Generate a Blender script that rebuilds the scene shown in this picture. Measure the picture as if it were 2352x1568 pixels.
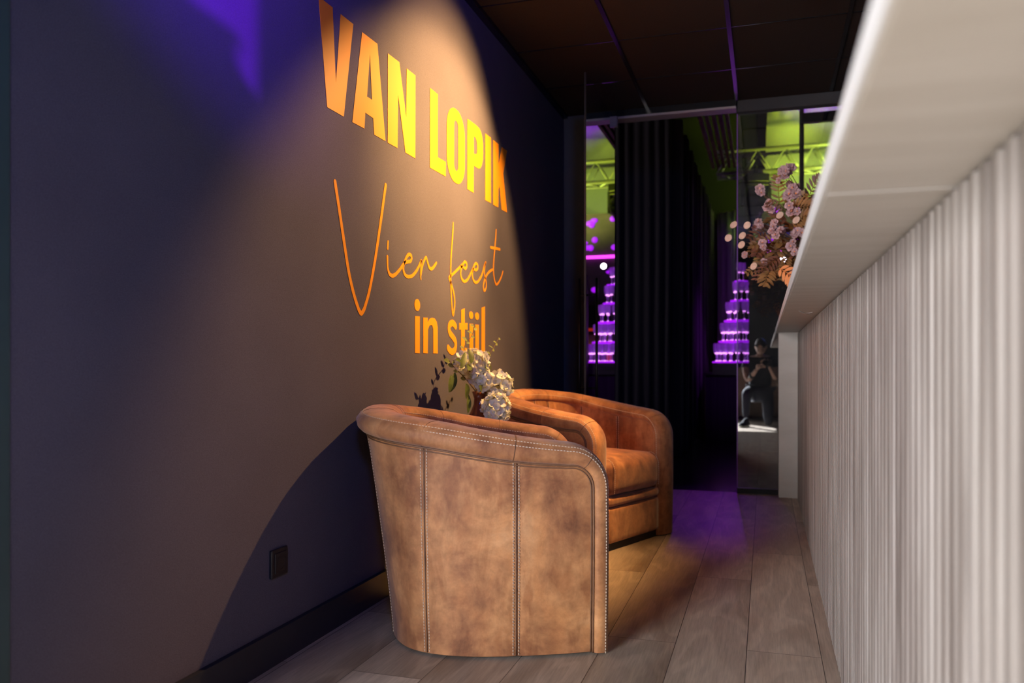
import bpy, bmesh, math, random
from mathutils import Vector, Matrix
from mathutils.geometry import tessellate_polygon
random.seed(7)
PI = math.pi
SC = bpy.context.scene
COL = SC.collection
for o in list(bpy.data.objects):
    bpy.data.objects.remove(o)

# ------------------------------------------------------------------ camera, world, exposure, lights
IW, IH = 2352.0, 1568.0
FPX = 1850.0
VPX, VPY = 1758.0, 833.0
TH = math.atan((VPX - IW / 2) / FPX)
S_, C_ = math.sin(TH), math.cos(TH)
CAMH = 0.87
WX = -1.360          # lettered wall
BX = 0.1975          # slatted bar front
GY = 5.60            # glass partition
CZ = 2.61            # ceiling

cam_d = bpy.data.cameras.new('camera')
cam = bpy.data.objects.new('camera', cam_d)
COL.objects.link(cam)
cam.location = (0, 0, CAMH)
cam.rotation_euler = (PI / 2, 0, TH)
cam_d.sensor_width = 36
cam_d.lens = 36 * FPX / IW
cam_d.shift_y = (VPY - IH / 2) / IW
cam_d.clip_start = 0.02
cam_d.dof.use_dof = True
cam_d.dof.focus_distance = 2.7
cam_d.dof.aperture_fstop = 2.8
SC.camera = cam

world = bpy.data.worlds.new('world')
SC.world = world
world.use_nodes = True
wb = world.node_tree.nodes['Background']
wb.inputs[0].default_value = (0.45, 0.5, 0.8, 1)
wb.inputs[1].default_value = 0.004
SC.view_settings.view_transform = 'Standard'
SC.view_settings.look = 'None'
SC.view_settings.gamma = 1
SC.view_settings.exposure = 0.0
SC.view_settings.use_curve_mapping = False
SC.cycles.use_denoising = True
SC.cycles.max_bounces = 7
SC.cycles.diffuse_bounces = 3
SC.cycles.glossy_bounces = 4
SC.cycles.transmission_bounces = 6
SC.cycles.transparent_max_bounces = 12
SC.cycles.caustics_reflective = False
SC.cycles.caustics_refractive = False
SC.cycles.sample_clamp_indirect = 3.0


def aim(o, d):
    o.rotation_euler = Vector(d).to_track_quat('-Z', 'Y').to_euler()


def spot(name, loc, target, power, color, deg, blend=0.15, radius=0.02):
    l = bpy.data.lights.new(name, 'SPOT')
    l.energy = power
    l.color = color
    l.spot_size = math.radians(deg)
    l.spot_blend = blend
    l.shadow_soft_size = radius
    o = bpy.data.objects.new(name, l)
    COL.objects.link(o)
    o.location = loc
    aim(o, Vector(target) - Vector(loc))
    return o


def area(name, loc, target, power, color, sx, sy, spread=180):
    l = bpy.data.lights.new(name, 'AREA')
    l.shape = 'RECTANGLE'
    l.size = sx
    l.size_y = sy
    l.energy = power
    l.color = color
    l.spread = math.radians(spread)
    o = bpy.data.objects.new(name, l)
    COL.objects.link(o)
    o.location = loc
    aim(o, Vector(target) - Vector(loc))
    return o


LAMP = Vector((0.05, 3.64, 2.5))
LAX = (Vector((WX, 3.31, 1.21)) - LAMP).normalized()
WARM = (1.0, 0.53, 0.18)
VIO = (0.30, 0.02, 1.0)
spot('lamp_light_beam', LAMP, (WX, 3.31, 1.21), 240, WARM, 75, 0.34, 0.02)
spot('lamp_light_core', LAMP, (WX, 3.38, 1.85), 620, WARM, 54, 1.0, 0.02)
spot('lamp_light_low', LAMP, (-1.05, 3.55, .6), 240, WARM, 48, 1.0, 0.02)  # extra beam added at the lamp to brighten the chairs
area('daylight_window', (-2.0, -2.40, 1.10), (0.2, 1.0, 0.4), 92, (0.95, 0.95, 1.0), 1.35, 2.1, 85)
sun_d = bpy.data.lights.new('sun', 'SUN')
sun_d.energy = 56
sun_d.angle = .01
sun_d.color = (.88, .94, 1.0)
sun = bpy.data.objects.new('sun', sun_d)
COL.objects.link(sun)
aim(sun, (.45, .68, -.50))
# stage lights of the hall behind the glass, then added lamps behind the camera
spot('stage_light_green', (1.3, 10.6, 3.0), (0.4, 12.5, 4.0), 330, (0.72, 1.0, 0.12), 100, 0.9, 0.1)
spot('stage_light_truss', (1.3, 9.3, 1.6), (0.45, 11.0, 3.5), 800, (0.80, 1.0, 0.05), 34, 0.8, 0.05)  # extra lamp added to brighten the truss
spot('stage_light_purple', (-0.6, 11.2, 5.6), (0.15, 12.1, 5.3), 2200, (0.33, 0.0, 1.0), 44, 1.0, 0.1)
spot('stage_light_drape', (0.5, 9.0, 0.3), (-0.48, 11.2, 2.2), 330, (0.55, 1.0, 0.03), 26, 0.5, 0.05)
spot('stage_light_tower', (0.2, 8.2, 3.2), (-0.25, 9.5, 1.3), 100, (0.5, 0.02, 1.0), 34, 0.4, 0.05)
spot('stage_light_floor', (-0.5, 10.6, 3.2), (-0.32, 5.0, 0.0), 70, (0.33, 0.0, 1.0), 11, 0.9, 0.05)
spot('stage_light_wall', (1.4, -1.6, 2.45), (-1.343, 2.2, 2.35), 4200, (0.13, 0.0, 1.0), 26, 1.0, 0.05)  # unseen lamp added behind the camera for purple on the lettered wall
spot('stage_light_glow', (0.9, -1.7, 2.3), (-1.343, 1.25, 1.90), 200, (0.16, 0.26, 1.0), 70, 1.0, 0.2)  # unseen lamp added for a bluish wash on the left wall
GOBO = Vector((1.35, -1.45, 2.42))
spot('stage_light_gobo', GOBO, (WX, 1.80, 1.90), 2000, (0.20, 0.0, 1.0), 16, 0.05, 0.001)  # unseen lamp added to throw the sharp purple wall patch

# ------------------------------------------------------------------ materials


def mat(name, color=(.5, .5, .5), rough=.5, metal=0.0, spec=.5, emis=None, estr=0.0, trans=0.0, alpha=1.0, coat=0.0, sheen=0.0):
    m = bpy.data.materials.new(name)
    m.use_nodes = True
    b = m.node_tree.nodes['Principled BSDF']
    b.inputs['Base Color'].default_value = (*color, 1)
    b.inputs['Roughness'].default_value = rough
    b.inputs['Metallic'].default_value = metal
    b.inputs['Specular IOR Level'].default_value = spec
    b.inputs['Transmission Weight'].default_value = trans
    b.inputs['Coat Weight'].default_value = coat
    b.inputs['Sheen Weight'].default_value = sheen
    if emis:
        b.inputs['Emission Color'].default_value = (*emis, 1)
        b.inputs['Emission Strength'].default_value = estr
    return m


class NT:
    def __init__(self, m):
        self.t = m.node_tree
        self.b = self.t.nodes['Principled BSDF']

    def n(self, kind, **kw):
        x = self.t.nodes.new(kind)
        for k, v in kw.items():
            if hasattr(x, k):
                setattr(x, k, v)
            else:
                x.inputs[k.replace('_', ' ')].default_value = v
        return x

    def l(self, a, b):
        self.t.links.new(a, b)

    def coords(self, scale=(1, 1, 1), rot=(0, 0, 0), loc=(0, 0, 0), space='Object'):
        tc = self.n('ShaderNodeTexCoord')
        mp = self.n('ShaderNodeMapping')
        mp.inputs['Scale'].default_value = scale
        mp.inputs['Rotation'].default_value = rot
        mp.inputs['Location'].default_value = loc
        self.l(tc.outputs[space], mp.inputs['Vector'])
        return mp.outputs['Vector']

    def noise(self, vec, scale, detail=4, rough=.5, dist=0.0):
        x = self.n('ShaderNodeTexNoise')
        x.inputs['Scale'].default_value = scale
        x.inputs['Detail'].default_value = detail
        x.inputs['Roughness'].default_value = rough
        x.inputs['Distortion'].default_value = dist
        self.l(vec, x.inputs['Vector'])
        return x.outputs['Fac']

    def ramp(self, fac, stops):
        r = self.n('ShaderNodeValToRGB')
        e = r.color_ramp.elements
        e[0].position, e[0].color = stops[0][0], (*stops[0][1], 1)
        e[1].position, e[1].color = stops[-1][0], (*stops[-1][1], 1)
        for p, c in stops[1:-1]:
            x = e.new(p)
            x.color = (*c, 1)
        self.l(fac, r.inputs['Fac'])
        return r.outputs['Color']

    def mix(self, a, b, fac, mode='MIX'):
        x = self.n('ShaderNodeMix', data_type='RGBA', blend_type=mode)
        for s, v in ((x.inputs['A'], a), (x.inputs['B'], b)):
            pass
        ia, ib, fi = x.inputs[6], x.inputs[7], x.inputs[0]
        for s, v in ((ia, a), (ib, b)):
            if isinstance(v, tuple):
                s.default_value = (*v, 1)
            else:
                self.l(v, s)
        if isinstance(fac, (int, float)):
            fi.default_value = fac
        else:
            self.l(fac, fi)
        return x.outputs[2]

    def bump(self, h, strength, dist=.01):
        x = self.n('ShaderNodeBump')
        x.inputs['Strength'].default_value = strength
        x.inputs['Distance'].default_value = dist
        self.l(h, x.inputs['Height'])
        self.l(x.outputs['Normal'], self.b.inputs['Normal'])

    def base(self, c):
        self.l(c, self.b.inputs['Base Color'])


def g3(v):
    return (v, v, v)


def leather_mat():
    m = mat('worn_leather', rough=.62, spec=.35, sheen=.25)
    t = NT(m)
    v = t.coords()
    n1 = t.noise(v, 4.2, 7, .66, .25)
    c1 = t.ramp(n1, [(.30, (.17, .062, .026)), (.44, (.36, .152, .060)), (.56, (.53, .245, .095)), (.68, (.62, .318, .140)), (.8, (.48, .25, .14))])
    n2 = t.noise(v, 22.0, 5, .7, .3)
    c2 = t.ramp(n2, [(.35, g3(.62)), (.6, g3(1.0)), (.8, g3(1.15))])
    c = t.mix(c1, c2, .6, 'MULTIPLY')
    # long soft scuffs
    v2 = t.coords(scale=(3, 3, 1.1), rot=(.3, .2, .5))
    n3 = t.noise(v2, 4.0, 4, .6, .4)
    c3 = t.ramp(n3, [(.40, (.55, .40, .32)), (.52, g3(1.0)), (.66, (1.08, .98, .86))])
    c = t.mix(c, c3, .55, 'MULTIPLY')
    t.base(c)
    n4 = t.noise(v, 260, 3, .6)
    t.bump(n4, .12, .002)
    return m


def wall_mat():
    m = mat('dark_wallcovering', rough=.8, spec=.25)
    t = NT(m)
    v = t.coords(scale=(1, 1, 1))
    n = t.noise(v, 420, 2, .6)
    n2 = t.noise(v, 3, 2, .5)
    c = t.ramp(n, [(.3, (.088, .082, .108)), (.7, (.134, .124, .160))])
    c2 = t.ramp(n2, [(.3, g3(.94)), (.7, g3(1.05))])
    t.base(t.mix(c, c2, 1.0, 'MULTIPLY'))
    t.bump(n, .35, .002)
    return m


def floor_mat():
    m = mat('oak_plank_floor', rough=.42, spec=.4)
    t = NT(m)
    tc = t.n('ShaderNodeTexCoord')
    sp = t.n('ShaderNodeSeparateXYZ')
    t.l(tc.outputs['Object'], sp.inputs[0])
    cb = t.n('ShaderNodeCombineXYZ')
    ax = t.n('ShaderNodeMath', operation='ADD')
    ax.inputs[1].default_value = 12 * 1.32 - 2.54
    t.l(sp.outputs['Y'], ax.inputs[0])
    ay = t.n('ShaderNodeMath', operation='ADD')
    ay.inputs[1].default_value = -.158 + 40 * .212
    t.l(sp.outputs['X'], ay.inputs[0])
    t.l(ax.outputs[0], cb.inputs['X'])
    t.l(ay.outputs[0], cb.inputs['Y'])
    br = t.n('ShaderNodeTexBrick', offset=.38, offset_frequency=2)
    br.inputs['Scale'].default_value = 1
    br.inputs['Brick Width'].default_value = 1.32
    br.inputs['Row Height'].default_value = .212
    br.inputs['Mortar Size'].default_value = .0012
    br.inputs['Mortar Smooth'].default_value = .2
    br.inputs['Bias'].default_value = 0
    br.inputs['Color1'].default_value = (.44, .36, .285, 1)
    br.inputs['Color2'].default_value = (.62, .52, .42, 1)
    br.inputs['Mortar'].default_value = (.06, .045, .035, 1)
    t.l(cb.outputs[0], br.inputs['Vector'])
    sep = t.n('ShaderNodeSeparateColor')
    t.l(br.outputs['Color'], sep.inputs[0])
    # shift the grain per plank
    off = t.n('ShaderNodeVectorMath', operation='SCALE')
    t.l(br.outputs['Color'], off.inputs[0])
    off.inputs['Scale'].default_value = 60
    va = t.n('ShaderNodeVectorMath', operation='ADD')
    t.l(tc.outputs['Object'], va.inputs[0])
    t.l(off.outputs[0], va.inputs[1])
    mp = t.n('ShaderNodeMapping')
    mp.inputs['Scale'].default_value = (5.0, 1.15, 1)
    t.l(va.outputs[0], mp.inputs['Vector'])
    field = t.noise(mp.outputs[0], 1.3, 2, .5, .4)
    mul = t.n('ShaderNodeMath', operation='MULTIPLY')
    mul.inputs[1].default_value = 34
    t.l(field, mul.inputs[0])
    sn = t.n('ShaderNodeMath', operation='SINE')
    t.l(mul.outputs[0], sn.inputs[0])
    rings = t.ramp(sn.outputs[0], [(.0, g3(.80)), (.9, g3(1.04))])
    mp2 = t.n('ShaderNodeMapping')
    mp2.inputs['Scale'].default_value = (60, 3, 1)
    t.l(va.outputs[0], mp2.inputs['Vector'])
    fine = t.noise(mp2.outputs[0], 3.0, 4, .65)
    finec = t.ramp(fine, [(.3, g3(.72)), (.7, g3(1.12))])
    knots = t.noise(mp.outputs[0], .9, 2, .5)
    kc = t.ramp(knots, [(.33, (.50, .44, .40)), (.47, g3(1.0)), (1.0, g3(1.05))])
    c = t.mix(br.outputs['Color'], rings, .7, 'MULTIPLY')
    c = t.mix(c, finec, .8, 'MULTIPLY')
    c = t.mix(c, kc, .8, 'MULTIPLY')
    t.base(c)
    t.bump(fine, .12, .001)
    return m


def slat_mat():
    m = mat('oak_slat', rough=.5, spec=.4)
    t = NT(m)
    v = t.coords(scale=(40, 22.73, 1.2))
    n = t.noise(v, 1.0, 4, .6, .3)
    v2 = t.coords(scale=(1, 1, .25))
    n2 = t.noise(v2, 2.2, 2, .5)
    c = t.ramp(n, [(.28, (.12, .103, .093)), (.5, (.245, .222, .206)), (.72, (.40, .38, .365))])
    c2 = t.ramp(n2, [(.3, (.86, .80, .78)), (.7, (1.1, 1.08, 1.04))])
    t.base(t.mix(c, c2, 1.0, 'MULTIPLY'))
    t.bump(n, .2, .001)
    return m


def counter_mat():
    m = mat('pale_oak_veneer', rough=.45, spec=.4)
    t = NT(m)
    v = t.coords(scale=(2.0, 14, 6))
    n = t.noise(v, 1.4, 4, .6, .2)
    v2 = t.coords(scale=(1, .35, 1))
    n2 = t.noise(v2, 1.5, 2, .5)
    c = t.ramp(n, [(.3, (.55, .53, .48)), (.7, (.64, .625, .58))])
    c2 = t.ramp(n2, [(.3, (.96, .92, .90)), (.7, g3(1.03))])
    t.base(t.mix(c, c2, 1.0, 'MULTIPLY'))
    return m


def fabric_mat(name, col, rough=.9):
    m = mat(name, col, rough, sheen=.15, spec=.2)
    t = NT(m)
    n = t.noise(t.coords(scale=(1, 1, .02)), 60, 3, .6)
    c = t.ramp(n, [(.3, tuple(x * .7 for x in col)), (.7, tuple(x * 1.25 for x in col))])
    t.base(c)
    return m


def noisy(name, col, rough=.5, scale=30, amp=.25, **kw):
    m = mat(name, col, rough, **kw)
    t = NT(m)
    n = t.noise(t.coords(), scale, 4, .6)
    t.base(t.ramp(n, [(.3, tuple(x * (1 - amp) for x in col)), (.7, tuple(min(1, x * (1 + amp)) for x in col))]))
    return m


def petal_mat():
    m = mat('hydrangea_petal', rough=.5, sheen=.2)
    t = NT(m)
    n = t.noise(t.coords(), 32, 3, .6)
    t.base(t.ramp(n, [(.28, (.62, .66, .26)), (.42, (.90, .89, .70)), (.7, (.97, .95, .90))]))
    return m


def petal_mat():
    m = mat('hydrangea_petal', rough=.5, sheen=.2)
    t = NT(m)
    n = t.noise(t.coords(), 32, 3, .6)
    t.base(t.ramp(n, [(.28, (.62, .66, .26)), (.42, (.90, .89, .70)), (.7, (.97, .95, .90))]))
    return m


def mirror_glass(name, refl, tint):
    m = bpy.data.materials.new(name)
    m.use_nodes = True
    nt = m.node_tree
    nt.nodes.remove(nt.nodes['Principled BSDF'])
    out = nt.nodes['Material Output']
    g = nt.nodes.new('ShaderNodeBsdfGlossy')
    g.inputs['Roughness'].default_value = 0.0
    g.inputs['Color'].default_value = (1, 1, 1, 1)
    tr = nt.nodes.new('ShaderNodeBsdfTransparent')
    tr.inputs['Color'].default_value = (*tint, 1)
    mx = nt.nodes.new('ShaderNodeMixShader')
    mx.inputs[0].default_value = refl
    nt.links.new(tr.outputs[0], mx.inputs[1])
    nt.links.new(g.outputs[0], mx.inputs[2])
    nt.links.new(mx.outputs[0], out.inputs['Surface'])
    return m


M = {}
M['leather'] = leather_mat()
M['welt'] = noisy('leather_welt', (.16, .075, .035), .6, 40)
M['thread'] = mat('stitch_thread', (.62, .50, .38), .8)
M['wall'] = wall_mat()
M['darkwall'] = noisy('dark_painted_wall', (.035, .036, .042), .7, 8, .1)
M['trimgreen'] = noisy('dark_trim_paint', (.045, .085, .085), .6, 8, .1)
M['gold'] = noisy('golden_vinyl', (.95, .36, .018), .45, 2, .02)
M['floor'] = floor_mat()
M['hallfloor'] = noisy('dark_hall_floor', (.045, .035, .05), .18, 6, .3, spec=.5)
M['ceil'] = noisy('dark_ceiling_tile', (.032, .026, .025), .85, 120, .15, spec=.2)
M['tbar'] = mat('black_ceiling_profile', (.012, .012, .014), .22, spec=.8)
M['slat'] = slat_mat()
M['slatback'] = noisy('slat_felt', (.045, .036, .034), .9, 60)
M['counter'] = counter_mat()
M['edge'] = mat('pale_edge_banding', (.80, .80, .78), .35)
M['base'] = mat('black_plinth', (.01, .01, .012), .5)
M['skirt'] = noisy('navy_skirting', (.020, .024, .036), .45, 10, .1)
M['blackmetal'] = mat('black_metal', (.012, .012, .013), .35, metal=.6)
M['blackplastic'] = mat('black_plastic', (.015, .015, .017), .4)
M['socket'] = mat('anthracite_plastic', (.018, .018, .022), .35)
M['glass'] = mirror_glass('dark_tinted_glass', .18, (.80, .80, .82))
M['leafglass'] = mirror_glass('door_leaf_glass', .92, (.20, .20, .22))
M['glassedge'] = mat('glass_edge', (.25, .1, .5), .2)  # purple of refracted stage light put into the edge colour
M['header'] = noisy('door_header_metal', (.42, .36, .40), .4, 10, .1)
M['curtain'] = fabric_mat('black_stage_curtain', (.022, .018, .030))
M['cloth'] = noisy('white_stretch_backdrop', (.72, .72, .70), .85, 3, .04)
M['truss'] = mat('aluminium_truss', (.62, .62, .60), .4, metal=.3)
M['led'] = mat('purple_led', (.3, .05, .6), .4, emis=(.45, .01, 1.0), estr=1.0)  # tower discs, and also the imitated light spots on the panel
M['ledhot'] = mat('pink_white_led', (1, .8, 1), .4, emis=(1.0, .35, 1.0), estr=2.6)  # glowing blobs stand in for highlights in the glasses
M['magenta'] = mat('magenta_light_bar', (.8, .1, .8), .4, emis=(.9, .05, .9), estr=2.5)
M['bulb'] = mat('bright_lamp_lens', (1, 1, 1), .4, emis=(1.0, .85, 1.0), estr=14.0)
M['orangelight'] = mat('orange_light_strip', (1, .4, .1), .4, emis=(1.0, .20, .02), estr=1.6)
M['redlight'] = mat('red_lit_sign', (.8, .1, .05), .4, emis=(.8, .04, .01), estr=.35)
M['whitelight'] = mat('white_floor_led', (1, 1, 1), .4, emis=(.85, .95, 1.0), estr=3.0)  # glow standing in for light that leaks under the curtain
M['vase'] = noisy('russet_glazed_ceramic', (.20, .045, .015), .22, 14, .35, coat=.5)
M['blackvase'] = mat('black_ceramic', (.012, .012, .014), .25)
M['petal'] = petal_mat()
M['petalheart'] = mat('flower_heart', (.70, .68, .16), .6)
M['leafg'] = noisy('green_leaf', (.12, .17, .035), .45, 30, .4)
M['leafe'] = noisy('eucalyptus_leaf', (.26, .32, .10), .5, 30, .3)
M['stem'] = noisy('brown_stem', (.10, .060, .030), .6, 30, .3)
M['pinkpetal'] = noisy('dusty_pink_petal', (.74, .50, .50), .6, 40, .2)
M['peach'] = mat('peach_flower_heart', (.90, .32, .10), .6)
M['copper'] = noisy('copper_leaf', (.25, .125, .042), .4, 20, .4)
M['rust'] = noisy('rust_leaf', (.17, .060, .032), .5, 20, .4)
M['lunaria'] = noisy('lunaria_disc', (.72, .50, .38), .5, 50, .15)
M['glassware'] = mat('clear_glassware', (.8, .8, .9), .05, trans=.0, spec=.8)
M['skin'] = noisy('skin', (.52, .32, .25), .55, 30, .06)
M['hair'] = noisy('brown_hair', (.05, .030, .020), .6, 150, .4)
M['shirt'] = noisy('black_shirt', (.012, .014, .02), .9, 60, .3)
M['jeans'] = noisy('navy_trousers', (.016, .020, .034), .85, 120, .3)
M['sole'] = mat('white_sole', (.75, .8, .75), .6)
M['woodbrown'] = noisy('brown_cabinet_front', (.20, .125, .075), .5, 8, .2)
M['redmat'] = noisy('red_fabric', (.45, .03, .04), .8, 30, .1)
M['mauve'] = noisy('mauve_panel', (.10, .06, .10), .7, 8, .2)
M['screen'] = mat('matt_black_screen', (.010, .010, .012), .9, spec=.1)
M['endwall'] = noisy('grey_painted_wall', (.10, .105, .11), .7, 8, .1)
M['batten'] = noisy('wood_batten', (.22, .13, .07), .6, 8, .3)
# clear glassware: partly transparent, partly shiny, tinted by the purple light around it
_g = M['glassware']
_nt = _g.node_tree
_b = _nt.nodes['Principled BSDF']
_tr = _nt.nodes.new('ShaderNodeBsdfTransparent')
_tr.inputs[0].default_value = (.92, .90, .96, 1)
_mx = _nt.nodes.new('ShaderNodeMixShader')
_mx.inputs[0].default_value = .34
_nt.links.new(_tr.outputs[0], _mx.inputs[1])
_nt.links.new(_b.outputs[0], _mx.inputs[2])
_nt.links.new(_mx.outputs[0], _nt.nodes['Material Output'].inputs['Surface'])

for _k, _f in (('petal', .22), ('leafg', .25), ('leafe', .3), ('pinkpetal', .25)):
    _nt = M[_k].node_tree
    _b = _nt.nodes['Principled BSDF']
    _tl = _nt.nodes.new('ShaderNodeBsdfTranslucent')
    _nt.links.new(_b.inputs['Base Color'].links[0].from_socket, _tl.inputs[0])
    _mx = _nt.nodes.new('ShaderNodeMixShader')
    _mx.inputs[0].default_value = _f
    _nt.links.new(_b.outputs[0], _mx.inputs[1])
    _nt.links.new(_tl.outputs[0], _mx.inputs[2])
    _nt.links.new(_mx.outputs[0], _nt.nodes['Material Output'].inputs['Surface'])

# ------------------------------------------------------------------ helpers


class MB:
    """collects faces for ONE mesh object"""

    def __init__(self):
        self.v, self.f, self.s = [], [], []

    def add(self, vs, fs, smooth=False):
        k = len(self.v)
        self.v += [tuple(p) for p in vs]
        self.f += [tuple(i + k for i in f) for f in fs]
        self.s += [smooth] * len(fs)

    def box(self, x0, x1, y0, y1, z0, z1):
        v = [(x, y, z) for z in (z0, z1) for y in (y0, y1) for x in (x0, x1)]
        self.add(v, [(0, 2, 3, 1), (4, 5, 7, 6), (0, 1, 5, 4), (2, 6, 7, 3), (0, 4, 6, 2), (1, 3, 7, 5)])

    def tube(self, pts, r, n=8, caps=True):
        pts = [Vector(p) for p in pts]
        rs = r if isinstance(r, (list, tuple)) else [r] * len(pts)
        t0 = (pts[1] - pts[0]).normalized()
        up = Vector((0, 0, 1)) if abs(t0.z) < .9 else Vector((1, 0, 0))
        nn = t0.cross(up).normalized()
        vs = []
        for i, p in enumerate(pts):
            a = pts[max(i - 1, 0)]
            b = pts[min(i + 1, len(pts) - 1)]
            t = (b - a).normalized()
            nn = (nn - t * nn.dot(t))
            if nn.length < 1e-6:
                nn = t.orthogonal()
            nn.normalize()
            bb = t.cross(nn)
            for k in range(n):
                an = 2 * PI * k / n
                vs.append(p + (nn * math.cos(an) + bb * math.sin(an)) * rs[i])
        fs = []
        for i in range(len(pts) - 1):
            for k in range(n):
                a, b = i * n + k, i * n + (k + 1) % n
                fs.append((a, b, b + n, a + n))
        self.add(vs, fs, True)
        if caps:
            k = len(self.v) - len(vs)
            self.f.append(tuple(k + i for i in reversed(range(n))))
            self.f.append(tuple(k + (len(pts) - 1) * n + i for i in range(n)))
            self.s += [False, False]

    def lathe(self, prof, c=(0, 0, 0), n=24, axis='z'):
        vs = []
        for r, z in prof:
            for k in range(n):
                a = 2 * PI * k / n
                if axis == 'z':
                    vs.append((c[0] + r * math.cos(a), c[1] + r * math.sin(a), c[2] + z))
                elif axis == 'y':
                    vs.append((c[0] + r * math.cos(a), c[1] + z, c[2] + r * math.sin(a)))
                else:
                    vs.append((c[0] + z, c[1] + r * math.cos(a), c[2] + r * math.sin(a)))
        fs = []
        for i in range(len(prof) - 1):
            for k in range(n):
                a, b = i * n + k, i * n + (k + 1) % n
                fs.append((a, b, b + n, a + n))
        self.add(vs, fs, True)

    def grid(self, rows, smooth=True, close=False):
        nr, nc = len(rows), len(rows[0])
        vs = [p for r in rows for p in r]
        fs = []
        for i in range(nr - 1):
            for j in range(nc - 1 + (1 if close else 0)):
                j2 = (j + 1) % nc
                fs.append((i * nc + j, i * nc + j2, (i + 1) * nc + j2, (i + 1) * nc + j))
        self.add(vs, fs, smooth)

    def build(self, name, m, parent=None, fix=True):
        me = bpy.data.meshes.new(name)
        me.from_pydata(self.v, [], self.f)
        me.polygons.foreach_set('use_smooth', self.s)
        if fix:
            bm = bmesh.new()
            bm.from_mesh(me)
            bmesh.ops.recalc_face_normals(bm, faces=bm.faces)
            bm.to_mesh(me)
            bm.free()
        me.materials.append(m)
        o = bpy.data.objects.new(name, me)
        COL.objects.link(o)
        if parent:
            o.parent = parent
        return o


def tag(o, label=None, cat=None, group=None, kind=None):
    if label:
        o['label'] = label
    if cat:
        o['category'] = cat
    if group:
        o['group'] = group
    if kind:
        o['kind'] = kind
    return o


def thing(name, loc, label, cat, group=None, rz=0):
    o = bpy.data.objects.new(name, None)
    COL.objects.link(o)
    o.location = loc
    o.rotation_euler = (0, 0, rz)
    return tag(o, label, cat, group)


def struct(name, mb, m, parent=None, label=None):
    o = mb.build(name, m, parent)
    if parent is None:
        o['kind'] = 'structure'
        if label:
            o['label'] = label
    return o


def bx(*a):
    m = MB()
    m.box(*a)
    return m


def copy_tree(o, parent=None):
    c = o.copy()
    COL.objects.link(c)
    c.parent = parent
    for ch in o.children:
        copy_tree(ch, c)
    return c


def bevel(o, w, seg=2):
    md = o.modifiers.new('b', 'BEVEL')
    md.width = w
    md.segments = seg
    md.limit_method = 'ANGLE'
    return o


def smoothstep(a, b, x):
    t = max(0, min(1, (x - a) / (b - a)))
    return t * t * (3 - 2 * t)


def lerp(a, b, t):
    return a + (b - a) * t


def catmull(pts, per=8):
    out = []
    n = len(pts)
    P = [Vector(p) for p in pts]
    for i in range(n - 1):
        p0 = P[i - 1] if i > 0 else P[0] * 2 - P[1]
        p1, p2 = P[i], P[i + 1]
        p3 = P[i + 2] if i + 2 < n else P[-1] * 2 - P[-2]
        for k in range(per):
            t = k / per
            out.append(.5 * ((2 * p1) + (p2 - p0) * t + (2 * p0 - 5 * p1 + 4 * p2 - p3) * t * t + (3 * p1 - p0 - 3 * p2 + p3) * t ** 3))
    out.append(P[-1])
    return out


def ray(x, y):
    u = (x - IW / 2) / FPX
    return Vector((-S_ + u * C_, C_ + u * S_, (VPY - y) / FPX))


def on_wall(x, y):
    """the spot of the lettered wall (Y, Z) that lies behind a point of the photograph"""
    d = ray(x, y)
    d = d * (WX / d.x)
    return (d.y, d.z + CAMH)


# ------------------------------------------------------------------ the room
struct('floor', bx(-4.4, 3.4, -2.4, GY + .02, -.1, 0), M['floor'])
struct('floor_hall', bx(-3.2, 4.2, GY + .02, 13.3, -.1, -.002), M['hallfloor'])
struct('wall_left', bx(-1.50, WX, 1.163, GY + .08, 0, CZ + .05), M['wall'])
struct('trim_1', bx(-1.50, WX + .004, .945, 1.162, 0, CZ + .02), M['trimgreen'])
struct('wall_left_room', bx(-4.4, -1.50, 1.15, 1.3, 0, CZ), M['darkwall'])
struct('wall_far_left', bx(-4.5, -4.4, -2.5, 1.3, 0, CZ), M['darkwall'])
struct('wall_right', bx(3.3, 3.4, -2.4, GY, 0, CZ), M['darkwall'])
wbk = MB()
wbk.box(-4.4, -2.70, -2.46, -2.3, 0, CZ)
wbk.box(-1.30, 3.4, -2.46, -2.3, 0, CZ)
wbk.box(-2.70, -1.30, -2.46, -2.3, 2.2, CZ)
struct('wall_back', wbk, M['darkwall'])
wf = MB()
for a in ((-2.70, -2.66, 0, 2.2), (-1.34, -1.30, 0, 2.2), (-2.66, -1.34, 2.16, 2.2), (-2.66, -1.34, 0, .03)):
    wf.box(a[0], a[1], -2.36, -2.31, a[2], a[3])
w1 = struct('window_1', wf, M['blackmetal'])
struct('ceiling', bx(-4.4, 3.4, -2.4, GY + .0, CZ, CZ + .08), M['ceil'])
# skirting along the lettered wall, with its thin shadow gap on top
struct('baseboard_left', bx(WX, WX + .017, 1.163, GY - .02, 0, .098), M['skirt'])
# ceiling profiles
tb = MB()
for x in (-.77, -.18, .40, .99, 1.58):
    tb.box(x - .011, x + .011, -2.3, GY - .08, CZ - .006, CZ + .001)
for y in (-1.78, -1.17, -.56, .05, .66, 1.27, 1.88, 2.49, 3.10, 3.71, 4.32, 4.945):
    tb.box(WX + .02, 3.2, y - .004, y + .004, CZ - .003, CZ + .001)
struct('trim_2', tb, M['tbar'])
struct('trim_3', bx(WX, WX + .035, 1.15, GY - .08, CZ - .022, CZ), M['tbar'])
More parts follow.
